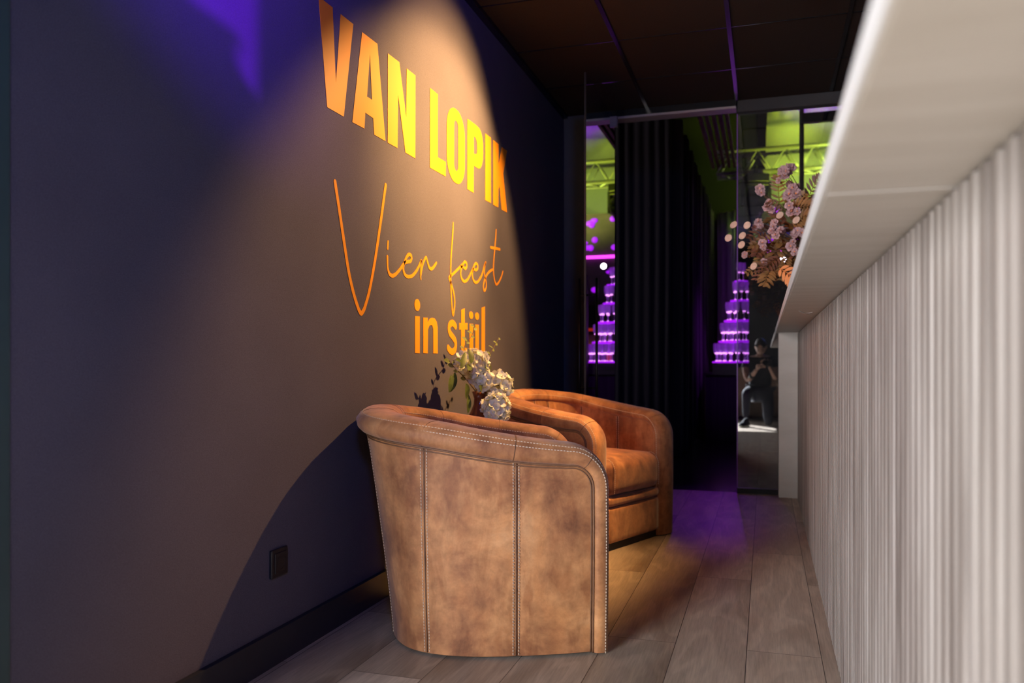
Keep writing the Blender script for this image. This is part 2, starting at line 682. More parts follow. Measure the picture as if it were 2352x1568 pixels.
# pilaster beside the door, header, wall above the header
struct('wall_end', bx(WX, -1.045, GY - .05, GY + .05, 0, CZ), M['endwall'])
struct('wall_above', bx(-3.2, 4.2, GY + .02, GY + .12, CZ - .02, 6.0), M['darkwall'])
hd = MB()
hd.box(-1.045, -.185, GY - .085, GY + .02, CZ - .045, CZ)
struct('trim_4', hd, M['tbar'])
struct('trim_7', bx(-1.045, -.185, GY - .088, GY + .02, CZ - .060, CZ - .045), M['header'])
struct('trim_5', bx(-.18, 3.3, GY - .05, GY + .02, CZ - .075, CZ), M['darkwall'])
struct('trim_6', bx(-.18, 3.3, GY - .02, GY + .02, 0, .035), M['blackmetal'])
# fixed tinted glass right of the doorway
gp = thing('glass_partition', (-.18, GY, 0), 'dark tinted glass partition right of the doorway, mirroring the kneeling person', 'glass partition')
bx(.004, 3.45, -.005, .005, .035, CZ - .075).build('pane', M['glass'], gp)
bx(-.003, .004, -.006, .006, .035, CZ - .075).build('edge_strip', M['glassedge'], gp)
# open glass door leaf, parallel to the lettered wall
dl = thing('door_1', (-1.0, GY - .06, 0), 'open glass door leaf with a long black bar handle', 'door')
dl['kind'] = 'structure'
bx(-.005, .005, -.94, -.01, .01, CZ - .05).build('leaf_pane', M['leafglass'], dl)
bx(-.0055, .0055, -.946, -.9405, .01, CZ - .05).build('leaf_edge', M['base'], dl)
bx(-.03, .03, -.06, -.03, CZ - .12, CZ - .05).build('hinge', M['header'], dl)
for sx in (-1, 1):
    h = MB()
    h.tube([(sx * .052, -.865, .30), (sx * .052, -.865, 1.37)], .0085, 10)
    for z in (.72, 1.27):
        h.tube([(sx * .006, -.865, z), (sx * .052, -.865, z)], .006, 8)
    h.build('door_handle', M['blackmetal'], dl)

# ------------------------------------------------------------------ hall behind the glass
struct('wall_hall_back', bx(-3.2, 4.2, 13.2, 13.3, 0, 6.0), M['darkwall'])
struct('wall_hall_left', bx(-3.3, -3.2, GY, 13.3, 0, 6.0), M['darkwall'])
struct('wall_hall_right', bx(4.2, 4.3, GY, 13.3, 0, 6.0), M['darkwall'])
struct('ceiling_hall', bx(-3.2, 4.2, GY, 13.3, 6.0, 6.1), M['darkwall'])


def curtain(name, path, z0, z1, fold, amp, label, m, group=None):
    mb = MB()
    pts = []
    L = 0
    P = [Vector((*p, 0)) for p in path]
    for a, b in zip(P[:-1], P[1:]):
        d = (b - a)
        n = max(2, int(d.length / (fold / 6)))
        nn = Vector((-d.y, d.x, 0)).normalized()
        for i in range(n):
            s = L + d.length * i / n
            w = math.sin(2 * PI * s / fold + .8 * math.sin(s * 7.3)) * amp * (1 + .35 * math.sin(s * 11))
            pts.append(a + d * i / n + nn * w)
        L += d.length
    rows = []
    for k in range(9):
        z = lerp(z0, z1, k / 8)
        sc = lerp(1.15, .8, k / 8)
        rows.append([(p.x + .004 * math.sin(k * 1.3 + p.y * 9) * sc, p.y + .006 * math.sin(k * 1.7 + p.x * 13), z) for p in pts])
    mb.grid(rows)
    o = mb.build(name, m, fix=False)
    md = o.modifiers.new('t', 'SOLIDIFY')
    md.thickness = .004
    return tag(o, label, 'curtain', group)


curtain('stage_curtain', [(-1.50, 7.3), (-.80, 7.35)], .02, 4.6, .085, .03, 'black pleated curtain hanging right behind the open glass door', M['curtain'])
curtain('stage_curtain', [(-.80, 7.37), (-.77, 7.42), (-.77, 12.8)], .02, 3.08, .16, .04, 'long black curtain running back into the hall, left of the glass tower', M['curtain'])

# curved white backdrop that takes the green and purple light
mb = MB()
rows = []
for i in range(13):
    t = i / 12
    z = lerp(2.6, 5.75, t)
    y = 12.7 - .9 * t ** 2.2
    rows.append([(x, y + .05 * math.sin(x * 1.7), z) for x in [(-.02 + .45 * (1 - t) ** 2 * 0 + .12 * t * t - .0) + 3.6 * k / 10 for k in range(11)]])
mb.grid(rows)
bd = mb.build('stage_backdrop', M['cloth'], fix=False)
bd.modifiers.new('t', 'SOLIDIFY').thickness = .01
tag(bd, 'pale stretched cloth backdrop lit green and purple at the back of the hall', 'backdrop')


def truss(x0, x1, y, z, sz, label):
    t = thing('lighting_truss', (x0, y, z), label, 'truss')
    L = x1 - x0
    for dy in (0, sz):
        for dz in (0, sz):
            m_ = MB()
            m_.tube([(0, dy, dz), (L, dy, dz)], .024, 10)
            m_.build('chord', M['truss'], t)
    m_ = MB()
    n = int(L / .33)
    for i in range(n):
        a, b = L * i / n, L * (i + .5) / n
        c = L * (i + 1) / n
        for dy in (0, sz):
            m_.tube([(a, dy, 0), (b, dy, sz)], .010, 6)
            m_.tube([(b, dy, sz), (c, dy, 0)], .010, 6)
        m_.tube([(a, 0, 0), (b, sz, 0)], .010, 6)
        m_.tube([(b, sz, 0), (c, 0, 0)], .010, 6)
    m_.build('lattice', M['truss'], t)
    return t


truss(-.62, 3.2, 11.0, 3.37, .29, 'aluminium lattice truss carrying stage lights in front of the green backdrop')


def moving_head(loc, rz, tilt, label, s=1.0):
    t = thing('moving_head_light', loc, label, 'stage light', 'stage lights hanging in the hall', rz)
    t.scale = (s, s, s)
    m_ = MB()
    m_.box(-.13, .13, -.11, .11, -.10, 0)
    m_.box(-.02, .02, -.02, .02, 0, .12)
    bevel(m_.build('base', M['blackplastic'], t), .012)
    m_ = MB()
    for sx in (-1, 1):
        m_.box(sx * .15 - .02, sx * .15 + .02, -.05, .05, -.36, -.08)
    m_.box(-.17, .17, -.05, .05, -.13, -.09)
    bevel(m_.build('yoke', M['blackplastic'], t), .01)
    m_ = MB()
    m_.lathe([(.0, -.15), (.09, -.15), (.12, -.10), (.13, .02), (.125, .14), (.11, .16), (.10, .155), (.0, .15)], n=24, axis='y')
    h = m_.build('head', M['blackplastic'], t)
    h.location = (0, 0, -.32)
    h.rotation_euler = (tilt, 0, 0)
    m_ = MB()
    m_.lathe([(.0, .158), (.085, .158), (.095, .155)], n=24, axis='y')
    l = m_.build('lens', M['blackvase'], h)
    return t


moving_head((-.12, 10.9, 3.30), .3, 2.4, 'black moving head stage light hanging below the truss behind the pink flowers', 1.1)
moving_head((.90, 7.55, 3.12), 1.2, 1.2, 'large black stage light hanging high beside the counter edge', 1.35)
# hanging pipe with a side arm
pp = MB()
pp.tube([(.30, 7.4, 2.0), (.30, 7.4, 6.0)], .020, 10)
pp.box(.30, .80, 7.37, 7.43, 2.94, 3.02)
pp.tube([(.90, 7.55, 3.27), (.90, 7.55, 5.99)], .020, 10)
tag(pp.build('hanging_pipe', M['blackmetal']), 'thin black vertical pipe with a side arm hanging before the green backdrop', 'pipe')
# wood battens under the hall ceiling
bord = ['leftmost', 'second', 'third', 'fourth', 'rightmost']
for i in range(5):
    x = -.64 + i * .065
    tag(bx(x, x + .032, 7.0, 10.4, 3.30, 3.36).build('ceiling_batten', M['batten']),
        bord[i] + ' of five wooden ceiling battens running back above the dark hall', 'batten', 'wooden ceiling battens in the hall')
dk = bx(-2.6, -.11, 12.86, 12.92, 0, 6.0)
tag(dk.build('dark_screen', M['screen']), 'tall dark panel left of the green backdrop', 'panel')
# green lit drape beside the tower
curtain('side_drape', [(-.62, 11.3), (-.36, 11.1)], .01, 2.9, .11, .025, 'pale drape glowing green to the left above the glass tower', M['cloth'])
curtain('side_drape', [(-.16, 12.0), (-.06, 11.95)], .01, 2.9, .10, .02, 'narrow strip of drape glowing bright green behind the pink bouquet', M['cloth'])

# things seen mirrored in the open door leaf
lb = MB()
lb.tube([(0, 0, 0), (.75, 0, 0)], .022, 10)
o = lb.build('light_bar', M['magenta'])
o.location = (.0, 11.637, 2.42)
tag(o, 'glowing magenta light bar mirrored in the open door leaf', 'light')
lb = MB()
lb.lathe([(0, -.05), (.055, -.05), (.055, .16), (.0, .16)], n=20, axis='y')
rl = thing('round_lamp', (.23, 11.5, 2.26), 'small bright round lamp below the magenta light bar', 'light')
lb.build('housing', M['blackplastic'], rl)
lb = MB()
lb.lathe([(0, -.055), (.035, -.055), (.04, -.051)], n=20, axis='y')
lb.build('lens', M['bulb'], rl)
pn = bx(-.04, 1.5, 11.66, 11.72, 0, 3.06)
tag(pn.build('acoustic_panel', M['mauve']), 'dim wall panel speckled with purple light under the green backdrop', 'panel')
rs = random.Random(5)
for k in range(16):
    x, z = rs.uniform(.0, .75), rs.choice([2.45, 2.55, 2.6, 2.7, 2.8, 2.9, 3.0, 2.2, 2.1, 1.95])
    m_ = MB()
    m_.lathe([(0, 0), (.06, 0), (.075, .02), (0, .022)], n=16, axis='y')
    o = m_.build('ceiling_pinspot', M['led'])  # glowing disc stands in for a patch of purple light
    o.scale = (rs.uniform(.5, 1.1), 1, rs.uniform(.3, .6))
    o.location = (x, 11.638, z + rs.uniform(-.04, .04))
    tag(o, 'small glowing purple light spot mirrored in the open door leaf', 'light', 'purple light spots mirrored in the door')
o = bx(-.02, .85, 11.48, 11.66, 1.28, 1.70).build('bar_canopy', M['base'])
tag(o, 'black canopy over the lit back bar seen in the door leaf', 'canopy')
o = bx(.0, .80, 11.455, 11.485, 1.33, 1.37).build('light_strip', M['redlight'])
tag(o, 'thin red light strip under the black canopy', 'light')
o = bx(.0, .80, 11.61, 11.66, 1.065, 1.10).build('light_strip', M['orangelight'])
tag(o, 'thin orange light strip glowing above the red sign', 'light')
o = bx(-.0, .80, 11.64, 11.66, 1.12, 1.28).build('lit_wall_panel', M['cloth'])
tag(o, 'green lit wall panel between the red and orange light strips', 'panel')
o = bx(.06, .22, 11.62, 11.66, .90, 1.03).build('red_sign', M['redlight'])
tag(o, 'small red lit sign below the orange light strip', 'sign')

# black table carrying the tower of glasses
TX, TY = -.262, 9.5
tb_ = thing('buffet_table', (TX, 9.55, 0), 'black cloth covered table under the tower of glasses', 'table')
bx(-.385, .60, -.33, .33, .735, .76).build('table_top', M['base'], tb_)
bx(-.375, .59, -.32, .32, 0, .735).build('table_skirt', M['curtain'], tb_)
st = bx(TX - .30, TX + .30, TY - .28, TY + .28, .76, .862).build('tower_riser', M['base'])
tag(st, 'black square riser on the table under the tower of glasses', 'riser')


def flute_mesh():
    m_ = MB()
    m_.lathe([(.0, 0), (.030, .0), (.030, .004), (.006, .010), (.0045, .03), (.0045, .075), (.012, .088), (.030, .115), (.034, .15), (.033, .205), (.0325, .205), (.033, .15), (.028, .117), (.0, .095)], n=12)
    return m_


tiers = [(.885, .275, 22), (1.118, .205, 17), (1.352, .145, 11), (1.580, .075, 6), (1.80, .03, 2)]
tw = thing('glass_tower_stand', (TX, TY, .862), 'tiered display stand glowing purple under stacked glasses', 'display stand')
proto = None
ord_ = ['bottom', 'second', 'third', 'fourth', 'topmost']
for ti, (z, r, n) in enumerate(tiers):
    m_ = MB()
    rr = r + .045
    m_.lathe([(0, 0), (rr, 0), (rr, .016), (0, .016)], n=40)
    d = m_.build('tier_disc', M['led'] if ti in (0, 1, 2, 3, 4) else M['base'], tw)
    d.location = (0, 0, z - .016 - .862)
    if ti < 4:
        m_ = MB()
        m_.lathe([(.02, 0), (.02, tiers[ti + 1][0] - z - .016)], n=12)
        c_ = m_.build('column', M['blackmetal'], tw)
        c_.location = (0, 0, z - .862)
    for ring, (rad, cnt) in enumerate([(r, n)] + ([(r - .08, max(3, int(n * .62)))] if ti < 2 else [])):
        for k in range(cnt):
            if proto is None:
                proto = flute_mesh().build('champagne_glass', M['glassware'])
                glint_mb = MB()
                glint_mb.lathe([(0, .0), (.008, .003), (.009, .010), (0, .013)], n=8)
                g1 = glint_mb.build('base_glint', M['ledhot'], proto)
                glint_mb = MB()
                glint_mb.lathe([(0, .0), (.016, .006), (.018, .012), (0, .020)], n=8)
                g2 = glint_mb.build('bowl_glint', M['ledhot'], proto)
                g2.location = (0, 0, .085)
                o = proto
            else:
                o = copy_tree(proto)
            a = 2 * PI * (k + .5 * ring) / cnt + ti * .2
            o.location = (TX + rad * math.cos(a), TY + rad * math.sin(a), z)
            tag(o, 'champagne glass on the %s tier of the purple glass tower' % ord_[ti], 'glass', 'champagne glasses on the %s tier' % ord_[ti])


def speaker(loc, w, h, label):
    t = thing('loudspeaker', loc, label, 'loudspeaker')
    bevel(bx(-w / 2, w / 2, 0, w, 0, h).build('cabinet', M['blackplastic'], t), .01)
    m_ = MB()
    m_.lathe([(w * .40, -.004), (w * .43, -.012), (w * .43, -.002)], n=28, axis='y')
    q = m_.build('driver_ring', M['truss'], t)
    q.location = (0, 0, h * .62)
    m_ = MB()
    m_.lathe([(0, .01), (w * .12, -.004), (w * .38, -.006), (w * .40, -.004)], n=28, axis='y')
    q = m_.build('driver_cone', M['blackvase'], t)
    q.location = (0, 0, h * .62)
    return t


tw2 = bx(-.155, .24, 8.2, 8.6, 0, 1.82).build('rack_cabinet', M['base'])
tag(tw2, 'tall black equipment rack cutting off the right side of the glass tower', 'cabinet')
o = bx(-.05, .02, 8.14, 8.19, 1.25, 1.28).build('rack_light', M['base'])
bpy.data.objects.remove(o)

# glowing discs as light leaking under the curtain and a red mat
for (x, y, lab) in ((-.78, 11.2, 'small white floor light at the foot of the black curtain'), (-.56, 11.7, 'fainter white floor light right of the other one')):
    d = ray(1560 if x < -.7 else 1597, 981 if x < -.7 else 971)
    d = d * ((-CAMH + .01) / d.z)
    m_ = MB()
    m_.lathe([(0, .012), (.035, .010), (.045, 0)], n=14)
    o = m_.build('floor_light', M['whitelight'])
    o.location = (d.x, d.y, 0.0)
    tag(o, lab, 'light')

# ------------------------------------------------------------------ bar
bar = thing('bar_counter', (BX, .4, 0), 'long bar with vertical oak slats and pale overhanging top', 'bar counter')
y = .385
pitch = .044
gi = 0
joints = [.385]
for p_ in range(9):
    n = 14
    m_ = MB()
    y0 = .760 - .044 * 9 + .022 + p_ * n * pitch + 0
    for k in range(n):
        c = y0 + k * pitch
        if c > GY - .08:
            break
        w = .0145
        prof = [(-w, .012), (-w, .003), (-w + .003, 0), (w - .003, 0), (w, .003), (w, .012)]
        vs = [(px, c + py - .4, z) for z in (0.0, 1.06) for (py, px) in prof]
        fs = [(i, i + 1, i + 7, i + 6) for i in range(5)] + [tuple(range(6))[::-1], tuple(range(6, 12))]
        m_.add(vs, fs)
    if m_.v:
        m_.build('slat_panel', M['slat'], bar)
bx(.012, .05, -.02, GY - .4 - .03, 0, 1.06).build('body', M['slatback'], bar)
ct = bx(.066 - BX, 1.05, -.02, GY - .4 - .012, 1.065, 1.097).build('countertop', M['counter'], bar)
bevel(ct, .003)
bx(.066 - BX - .003, .066 - BX, -.02, GY - .4 - .012, 1.066, 1.096).build('edge_band', M['edge'], bar)
for jy in (1.0,):
    bx(.068 - BX, 1.0, jy - .4 - .0015, jy - .4 + .0015, 1.0646, 1.0652).build('board_joint', M['edge'], bar)
m_ = MB()
for (a, b_) in (((.120, 3.20), (.150, 3.36)), ((.150, 3.36), (.172, 3.30)), ((.135, 3.30), (.168, 3.44))):
    p, q = Vector((a[0] - BX, a[1] - .4, 1.0648)), Vector((b_[0] - BX, b_[1] - .4, 1.0648))
    m_.tube([p, (p + q) / 2 + Vector((.002, .004, 0)), q], [.0012, .0022, .0006], 5)
m_.build('chipped_veneer', M['edge'], bar)
bx(.082 - BX, .010, GY - .4 - .115, GY - .4 - .03, 0, 1.065).build('end_post', M['counter'], bar)
bx(.05, .95, GY - .4 - .10, GY - .4 - .03, 0, 1.065).build('end_panel', M['counter'], bar)

# ------------------------------------------------------------------ tub chairs


def plan():
    ctrl = [(.350, -.345), (.20, -.366), (.02, -.372), (-.13, -.352), (-.245, -.287), (-.305, -.168), (-.318, 0)]
    full = ctrl + [(x, -yy) for x, yy in reversed(ctrl[:-1])]
    pts = catmull([(x, yy, 0) for x, yy in full], 12)
    cum = [0]
    for a, b in zip(pts[:-1], pts[1:]):
        cum.append(cum[-1] + (b - a).length)
    return pts, cum


PL, CU = plan()
LT = CU[-1]


def pat(s):
    s = max(0, min(LT, s))
    lo, hi = 0, len(CU) - 1
    while hi - lo > 1:
        mid = (lo + hi) // 2
        if CU[mid] <= s:
            lo = mid
        else:
            hi = mid
    t = (s - CU[lo]) / max(1e-9, CU[hi] - CU[lo])
    p = PL[lo].lerp(PL[hi], t)
    a = PL[max(lo - 1, 0)]
    b = PL[min(hi + 1, len(PL) - 1)]
    tg = (b - a).normalized()
    return p, Vector((-tg.y, tg.x, 0))


TK = .115      # wall thickness of the tub


def shell(s, z, d):
    """d = 0 outer face, d = TK inner face"""
    p, n = pat(s)
    q = 1 - abs(s / LT * 2 - 1)             # 0 at the fronts, 1 at mid back
    lean = (.006 + .092 * smoothstep(.50, .84, q) - .006 * smoothstep(.9, 1, q)) * max(0, z / .72) ** 1.5
    bul = .006 * math.sin(PI * min(1, max(0, z / .6)))
    return p + n * (lean + bul - d) + Vector((0, 0, z))


def rim_z(s):
    q = 1 - abs(s / LT * 2 - 1)
    return .614 + .108 * smoothstep(0.0, .95, q) * .7 + .108 * .3 * q


def make_boundary():
    r = .125
    pts = []
    z0 = .006
    zt = rim_z(r)
    n = 26
    for k in range(n):
        pts.append((.008, lerp(z0, zt - r, k / n)))
    for k in range(13):
        a = PI - (PI / 2) * k / 12
        s = r + .008 + r * math.cos(a)
        pts.append((s, rim_z(s) * 0 + zt - r + r * math.sin(a)))
    m = 90
    for k in range(1, m):
        s = lerp(r + .008, LT - r - .008, k / m)
        pts.append((s, rim_z(s)))
    left = pts[:n + 13]
    for (s, z) in reversed(left):
        pts.append((LT - s, z))
    return pts


BD = make_boundary()


def bd_in(i, e):
    """boundary point i moved inward by e in the (s, z) sheet"""
    a = BD[max(0, i - 1)]
    b = BD[min(len(BD) - 1, i + 1)]
    t = Vector((b[0] - a[0], b[1] - a[1])).normalized()
    nrm = Vector((t.y, -t.x))
    j = min(i, len(BD) - 1 - i)
    if e > 0:
        e *= lerp(.74, 1, smoothstep(26, 50, j))
    return (BD[i][0] + nrm.x * e, BD[i][1] + nrm.y * e)


def inner_edge(e):
    return [bd_in(i, e) for i in range(len(BD))]


def top_at(edge, s):
    """height of the panel edge polyline at s"""
    best = None
    for a, b in zip(edge[:-1], edge[1:]):
        if (a[0] - s) * (b[0] - s) <= 0 and abs(a[0] - b[0]) > 1e-9:
            z = lerp(a[1], b[1], (s - a[0]) / (b[0] - a[0]))
            if best is None or z > best:
                best = z
    return best if best is not None else edge[0][1]


def dashes(mb, pts, off_n, step=.0095, ln=.006, r=.0011):
    """stitch dashes along a polyline of (point, normal)"""
    acc, nxt = 0, 0
    for (p, n), (q, n2) in zip(pts[:-1], pts[1:]):
        L = (q - p).length
        while nxt <= acc + L:
            t = (nxt - acc) / max(L, 1e-9)
            c = p.lerp(q, t) + n * off_n
            d = (q - p).normalized()
            a, b = c - d * ln / 2, c + d * ln / 2
            w = d.cross(n).normalized() * r * .9
            h = n * r
            vs = [a - w - h, a + w - h, a + w + h, a - w + h, b - w - h, b + w - h, b + w + h, b - w + h]
            mb.add(vs, [(0, 1, 2, 3), (7, 6, 5, 4), (0, 4, 5, 1), (1, 5, 6, 2), (2, 6, 7, 3), (3, 7, 4, 0)])
            nxt += step
        acc += L


def build_chair():
    root = thing('tub_chair', (0, 0, 0), '-', 'armchair', 'brown leather tub chairs')
    E_OUT, E_IN = .062, .050
    eo = inner_edge(E_OUT)
    ei = inner_edge(E_IN)
    s_lo, s_hi = eo[0][0], LT - eo[0][0]

    def panel(edge, d, zlow, nz=22, ns=110, depth=0.0):
        mb = MB()
        rows = [[] for _ in range(nz + 1)]
        a0, a1 = edge[2][0], LT - edge[2][0]
        for j in range(ns + 1):
            # denser near the front corners
            t = j / ns
            t = .5 - .5 * math.cos(PI * t) * (1 - .25 * (1 - abs(math.cos(PI * t))))
            s = lerp(a0, a1, t)
            zt = top_at(edge, min(max(s, a0 + 1e-5), a1 - 1e-5))
            for k in range(nz + 1):
                z = lerp(zlow, zt, k / nz)
                # shallow dents at the vertical seams
                dd = d
                for sv in SEAMS:
                    dd += (depth) * math.exp(-((s - sv) / .006) ** 2)
                rows[k].append(shell(s, z, dd))
        mb.grid(rows)
        return mb
    panel(eo, .004, .008, depth=.004).build('outer_panel', M['leather'], root)
    panel(ei, TK - .004, .15, nz=16, depth=-.003).build('inner_panel', M['leather'], root)
    # padded rim roll
    prof = [(.066, .012), (.063, .002), (.058, -.005), (.045, -.010), (.025, -.010), (.008, -.003), (-.003, .012), (-.008, .03), (-.010, .055),
            (-.009, .080), (-.003, .102), (.008, .116), (.025, .124), (.040, .122), (.048, .116), (.052, .105)]
    mb = MB()
    rows = []
    for i in range(len(BD)):
        row = []
        for e, d in prof:
            s, z = bd_in(i, e)
            q_ = 1 - abs(s / LT * 2 - 1)
            row.append(shell(s, z, d if d > 0 else d * (1 + 1.3 * smoothstep(.3, 1, q_))))
        rows.append(row)
    mb.grid(rows)
    for row in (rows[0], rows[-1]):
        mb.add(row, [tuple(range(len(row)))])
    mb.build('rim_roll', M['leather'], root)
    # piping between panel and roll
    mb = MB()
    mb.tube([shell(*bd_in(i, E_OUT + .004), .001) for i in range(0, len(BD))], .0032, 6)
    mb.tube([shell(*bd_in(i, E_OUT + .013), .0035) for i in range(0, len(BD))], .0022, 6)
    mb.build('piping', M['welt'], root)
    # vertical seams: welt and two rows of light stitches
    welt, st_ = MB(), MB()
    for sv in SEAMS:
        zt = top_at(eo, sv)
        col = []
        for ds in (-.0085, .0085):
            pts = []
            for k in range(30):
                z = lerp(.015, zt - .004, k / 29)
                p = shell(sv + ds, z, .0045)
                pts.append((p, pat(sv + ds)[1]))
            dashes(st_, pts, .001)
        welt.tube([shell(sv, lerp(.01, zt - .004, k / 20), .0035) for k in range(21)], .0024, 6)
        zi = top_at(ei, sv)
        for ds in (-.007, .007):
            pts = []
            for k in range(16):
                z = lerp(.30, zi - .004, k / 15)
                pts.append((shell(sv + ds, z, TK - .003), -pat(sv + ds)[1]))
            dashes(st_, pts, .001, r=.0009)
        welt.tube([shell(sv, lerp(.30, zi - .004, k / 12), TK - .001) for k in range(13)], .0016, 6)
        # seam over the roll
        i = min(range(len(BD)), key=lambda q: abs(BD[q][0] - sv) if 40 < q < len(BD) - 40 else 9)
        welt.tube([shell(*bd_in(i, e), d - .0006) for e, d in prof[1:-2]], .0011, 5)
    for i in (33, len(BD) - 34):
        welt.tube([shell(*bd_in(i, e), d - .0006) for e, d in prof[1:-2]], .0011, 5)
    # two rows of stitches that follow the whole rim, outside and inside
    for e, d, sg in ((.016, -.0075, 1), (.003, .004, 1), (.006, .110, -1), (.020, .1225, -1)):
        pts = []
        for i in range(len(BD)):
            s, z = bd_in(i, e)
            p = shell(s, z, d)
            # surface normal estimate from the profile
            s2, z2 = bd_in(i, -.02)
            q = shell(s2, z2, .5 * TK)
            n = (pat(s)[1] * sg * (1.0 if e > .01 else .7) + (q - shell(*bd_in(i, .0), .5 * TK)).normalized() * (.3 if e > .01 else .8)).normalized()
            pts.append((p, n))
        dashes(st_, pts, .0006)
    welt.build('seam_welt', M['welt'], root)
    st_.build('stitching', M['thread'], root)

    # base and lower front
    def inside(s, extra=0):
        p, n = pat(s)
        return p - n * (TK * .55 + extra)
    mb = MB()
    ring = [inside(lerp(0.03, LT - .03, k / 50)) for k in range(51)]
    ring = [Vector((min(p.x, .325), p.y, 0)) for p in ring]
    rows = [[(p.x, p.y, 0.0) for p in ring], [(p.x, p.y, .06) for p in ring]]
    mb.grid(rows, close=True)
    mb.add([(p.x, p.y, .06) for p in ring], [tuple(range(len(ring)))])
    mb.build('plinth', M['base'], root)
    hw = .345 - TK + .004

    def cushion(x0, x1, hwid, z0, z1, rad, name, bulge=.012, nx=22, ny=26, nz=9):
        """rounded box in leather"""
        mb = MB()
        cx, cz = (x0 + x1) / 2, (z0 + z1) / 2
        hx, hz = (x1 - x0) / 2, (z1 - z0) / 2
        bm = bmesh.new()
        bmesh.ops.create_cube(bm, size=2)
        bmesh.ops.subdivide_edges(bm, edges=bm.edges, cuts=11, use_grid_fill=True)
        for v in bm.verts:
            x, y_, z = v.co
            q = Vector((x * hx, y_ * hwid, z * hz))
            c = Vector((max(-hx + rad, min(hx - rad, q.x)), max(-hwid + rad, min(hwid - rad, q.y)), max(-hz + rad, min(hz - rad, q.z))))
            d = q - c
            if d.length > 1e-9:
                # spread grid lines on the rounded shoulder
                d = d.normalized() * rad
            w = c + d
            w.z += bulge * (1 - x * x) * (1 - y_ * y_) * (1 if z > 0 else 0)
            w.x += bulge * .8 * (1 - z * z) * (1 - y_ * y_) * (1 if x > 0 else 0)
            v.co = (w.x + cx, w.y, w.z + cz)
        me = bpy.data.meshes.new(name)
        for f in bm.faces:
            f.smooth = True
        bm.to_mesh(me)
        bm.free()
        me.materials.append(M['leather'])
        o = bpy.data.objects.new(name, me)
        COL.objects.link(o)
        o.parent = root
        return o
    sc_ = cushion(-.22, .338, hw, .245, .425, .05, 'seat_cushion', .016)
    # stitch lines on the cushion front corners
    sm = MB()
    for sy in (-1, 1):
        pts = []
        for k in range(14):
            z = lerp(.27, .375, k / 13)
            pts.append((Vector((.3375 + .006 * (1 - ((z - .335) / .09) ** 2), sy * (hw - .035), z)), Vector((1, 0, 0))))
        for k in range(1, 8):
            a = PI / 2 * k / 7
            pts.append((Vector((.338 - .05 + .05 * math.cos(a) + .002, sy * (hw - .035), .375 + .05 * math.sin(a))), Vector((math.cos(a), 0, math.sin(a)))))
        dashes(sm, pts, .001)
    sm.build('stitching', M['thread'], sc_)
    # two slim pleats, then the flat front apron
    cushion(.20, .330, hw + .004, .203, .250, .018, 'front_pleat', .004)
    cushion(.22, .326, hw + .004, .035, .200, .012, 'front_apron', .004)
    return root


SEAMS = [.290, .560, .80]
SEAMS = SEAMS + [LT / 2] + [LT - s for s in reversed(SEAMS)] if abs(SEAMS[-1] - LT / 2) > .06 else SEAMS[:2] + [LT / 2] + [LT - s for s in reversed(SEAMS[:2])]
chair = build_chair()
chair.location = (-.898, 2.580, 0)
chair.rotation_euler = (0, 0, math.radians(22.5))
chair['label'] = 'near brown leather tub chair, its stitched outer side turned to the camera'
ch2 = copy_tree(chair)
ch2.location = (-.900, 3.985, 0)
ch2.rotation_euler = (0, 0, math.radians(-22.5))
ch2['label'] = 'far leather tub chair with open seat, lit orange behind the nearer one'

# small side table between the chairs, vase and flowers
VX, VY, VZ = -1.19, 3.31, .50
stb = thing('side_table', (VX + .02, VY + .02, 0), 'small round side table hidden between the tub chairs under the vase', 'side table')
m_ = MB()
m_.lathe([(0, .47), (.16, .47), (.165, .485), (.16, .50), (0, .50)], n=36)
m_.build('table_top', M['blackplastic'], stb)
m_ = MB()
m_.lathe([(.018, .02), (.018, .47)], n=14)
m_.build('column', M['blackmetal'], stb)
m_ = MB()
m_.lathe([(0, 0), (.13, 0), (.13, .012), (.02, .022), (0, .022)], n=30)
m_.build('foot', M['blackmetal'], stb)

m_ = MB()
m_.lathe([(0, 0), (.038, 0), (.056, .03), (.068, .075), (.062, .12), (.040, .155), (.026, .19), (.024, .215), (.034, .245), (.029, .245), (.020, .215), (.022, .19), (.03, .16), (0, .14)], n=32)
vs_ = m_.build('flower_vase', M['vase'])
vs_.location = (VX, VY, VZ)
tag(vs_, 'russet glazed vase holding white flowers between the tub chairs', 'vase')


def frame_from(n, roll=0):
    n = Vector(n).normalized()
    a = n.orthogonal().normalized()
    a = Matrix.Rotation(roll, 3, n) @ a
    return a, n.cross(a), n


def leaf(mb, p, d, n, L, W, curl=.15, fold=.15, seg=6):
    d = Vector(d).normalized()
    n = Vector(n)
    n = (n - d * n.dot(d))
    n = n.normalized() if n.length > 1e-4 else d.orthogonal().normalized()
    sd = d.cross(n)
    rows = []
    for i in range(seg + 1):
        t = i / seg
        w = W * .5 * math.sin(PI * min(1, t * .98 + .015)) ** .75
        c = Vector(p) + d * L * t - n * curl * L * t * t
        rows.append([c - sd * w + n * fold * w, c, c + sd * w + n * fold * w])
    mb.grid(rows)


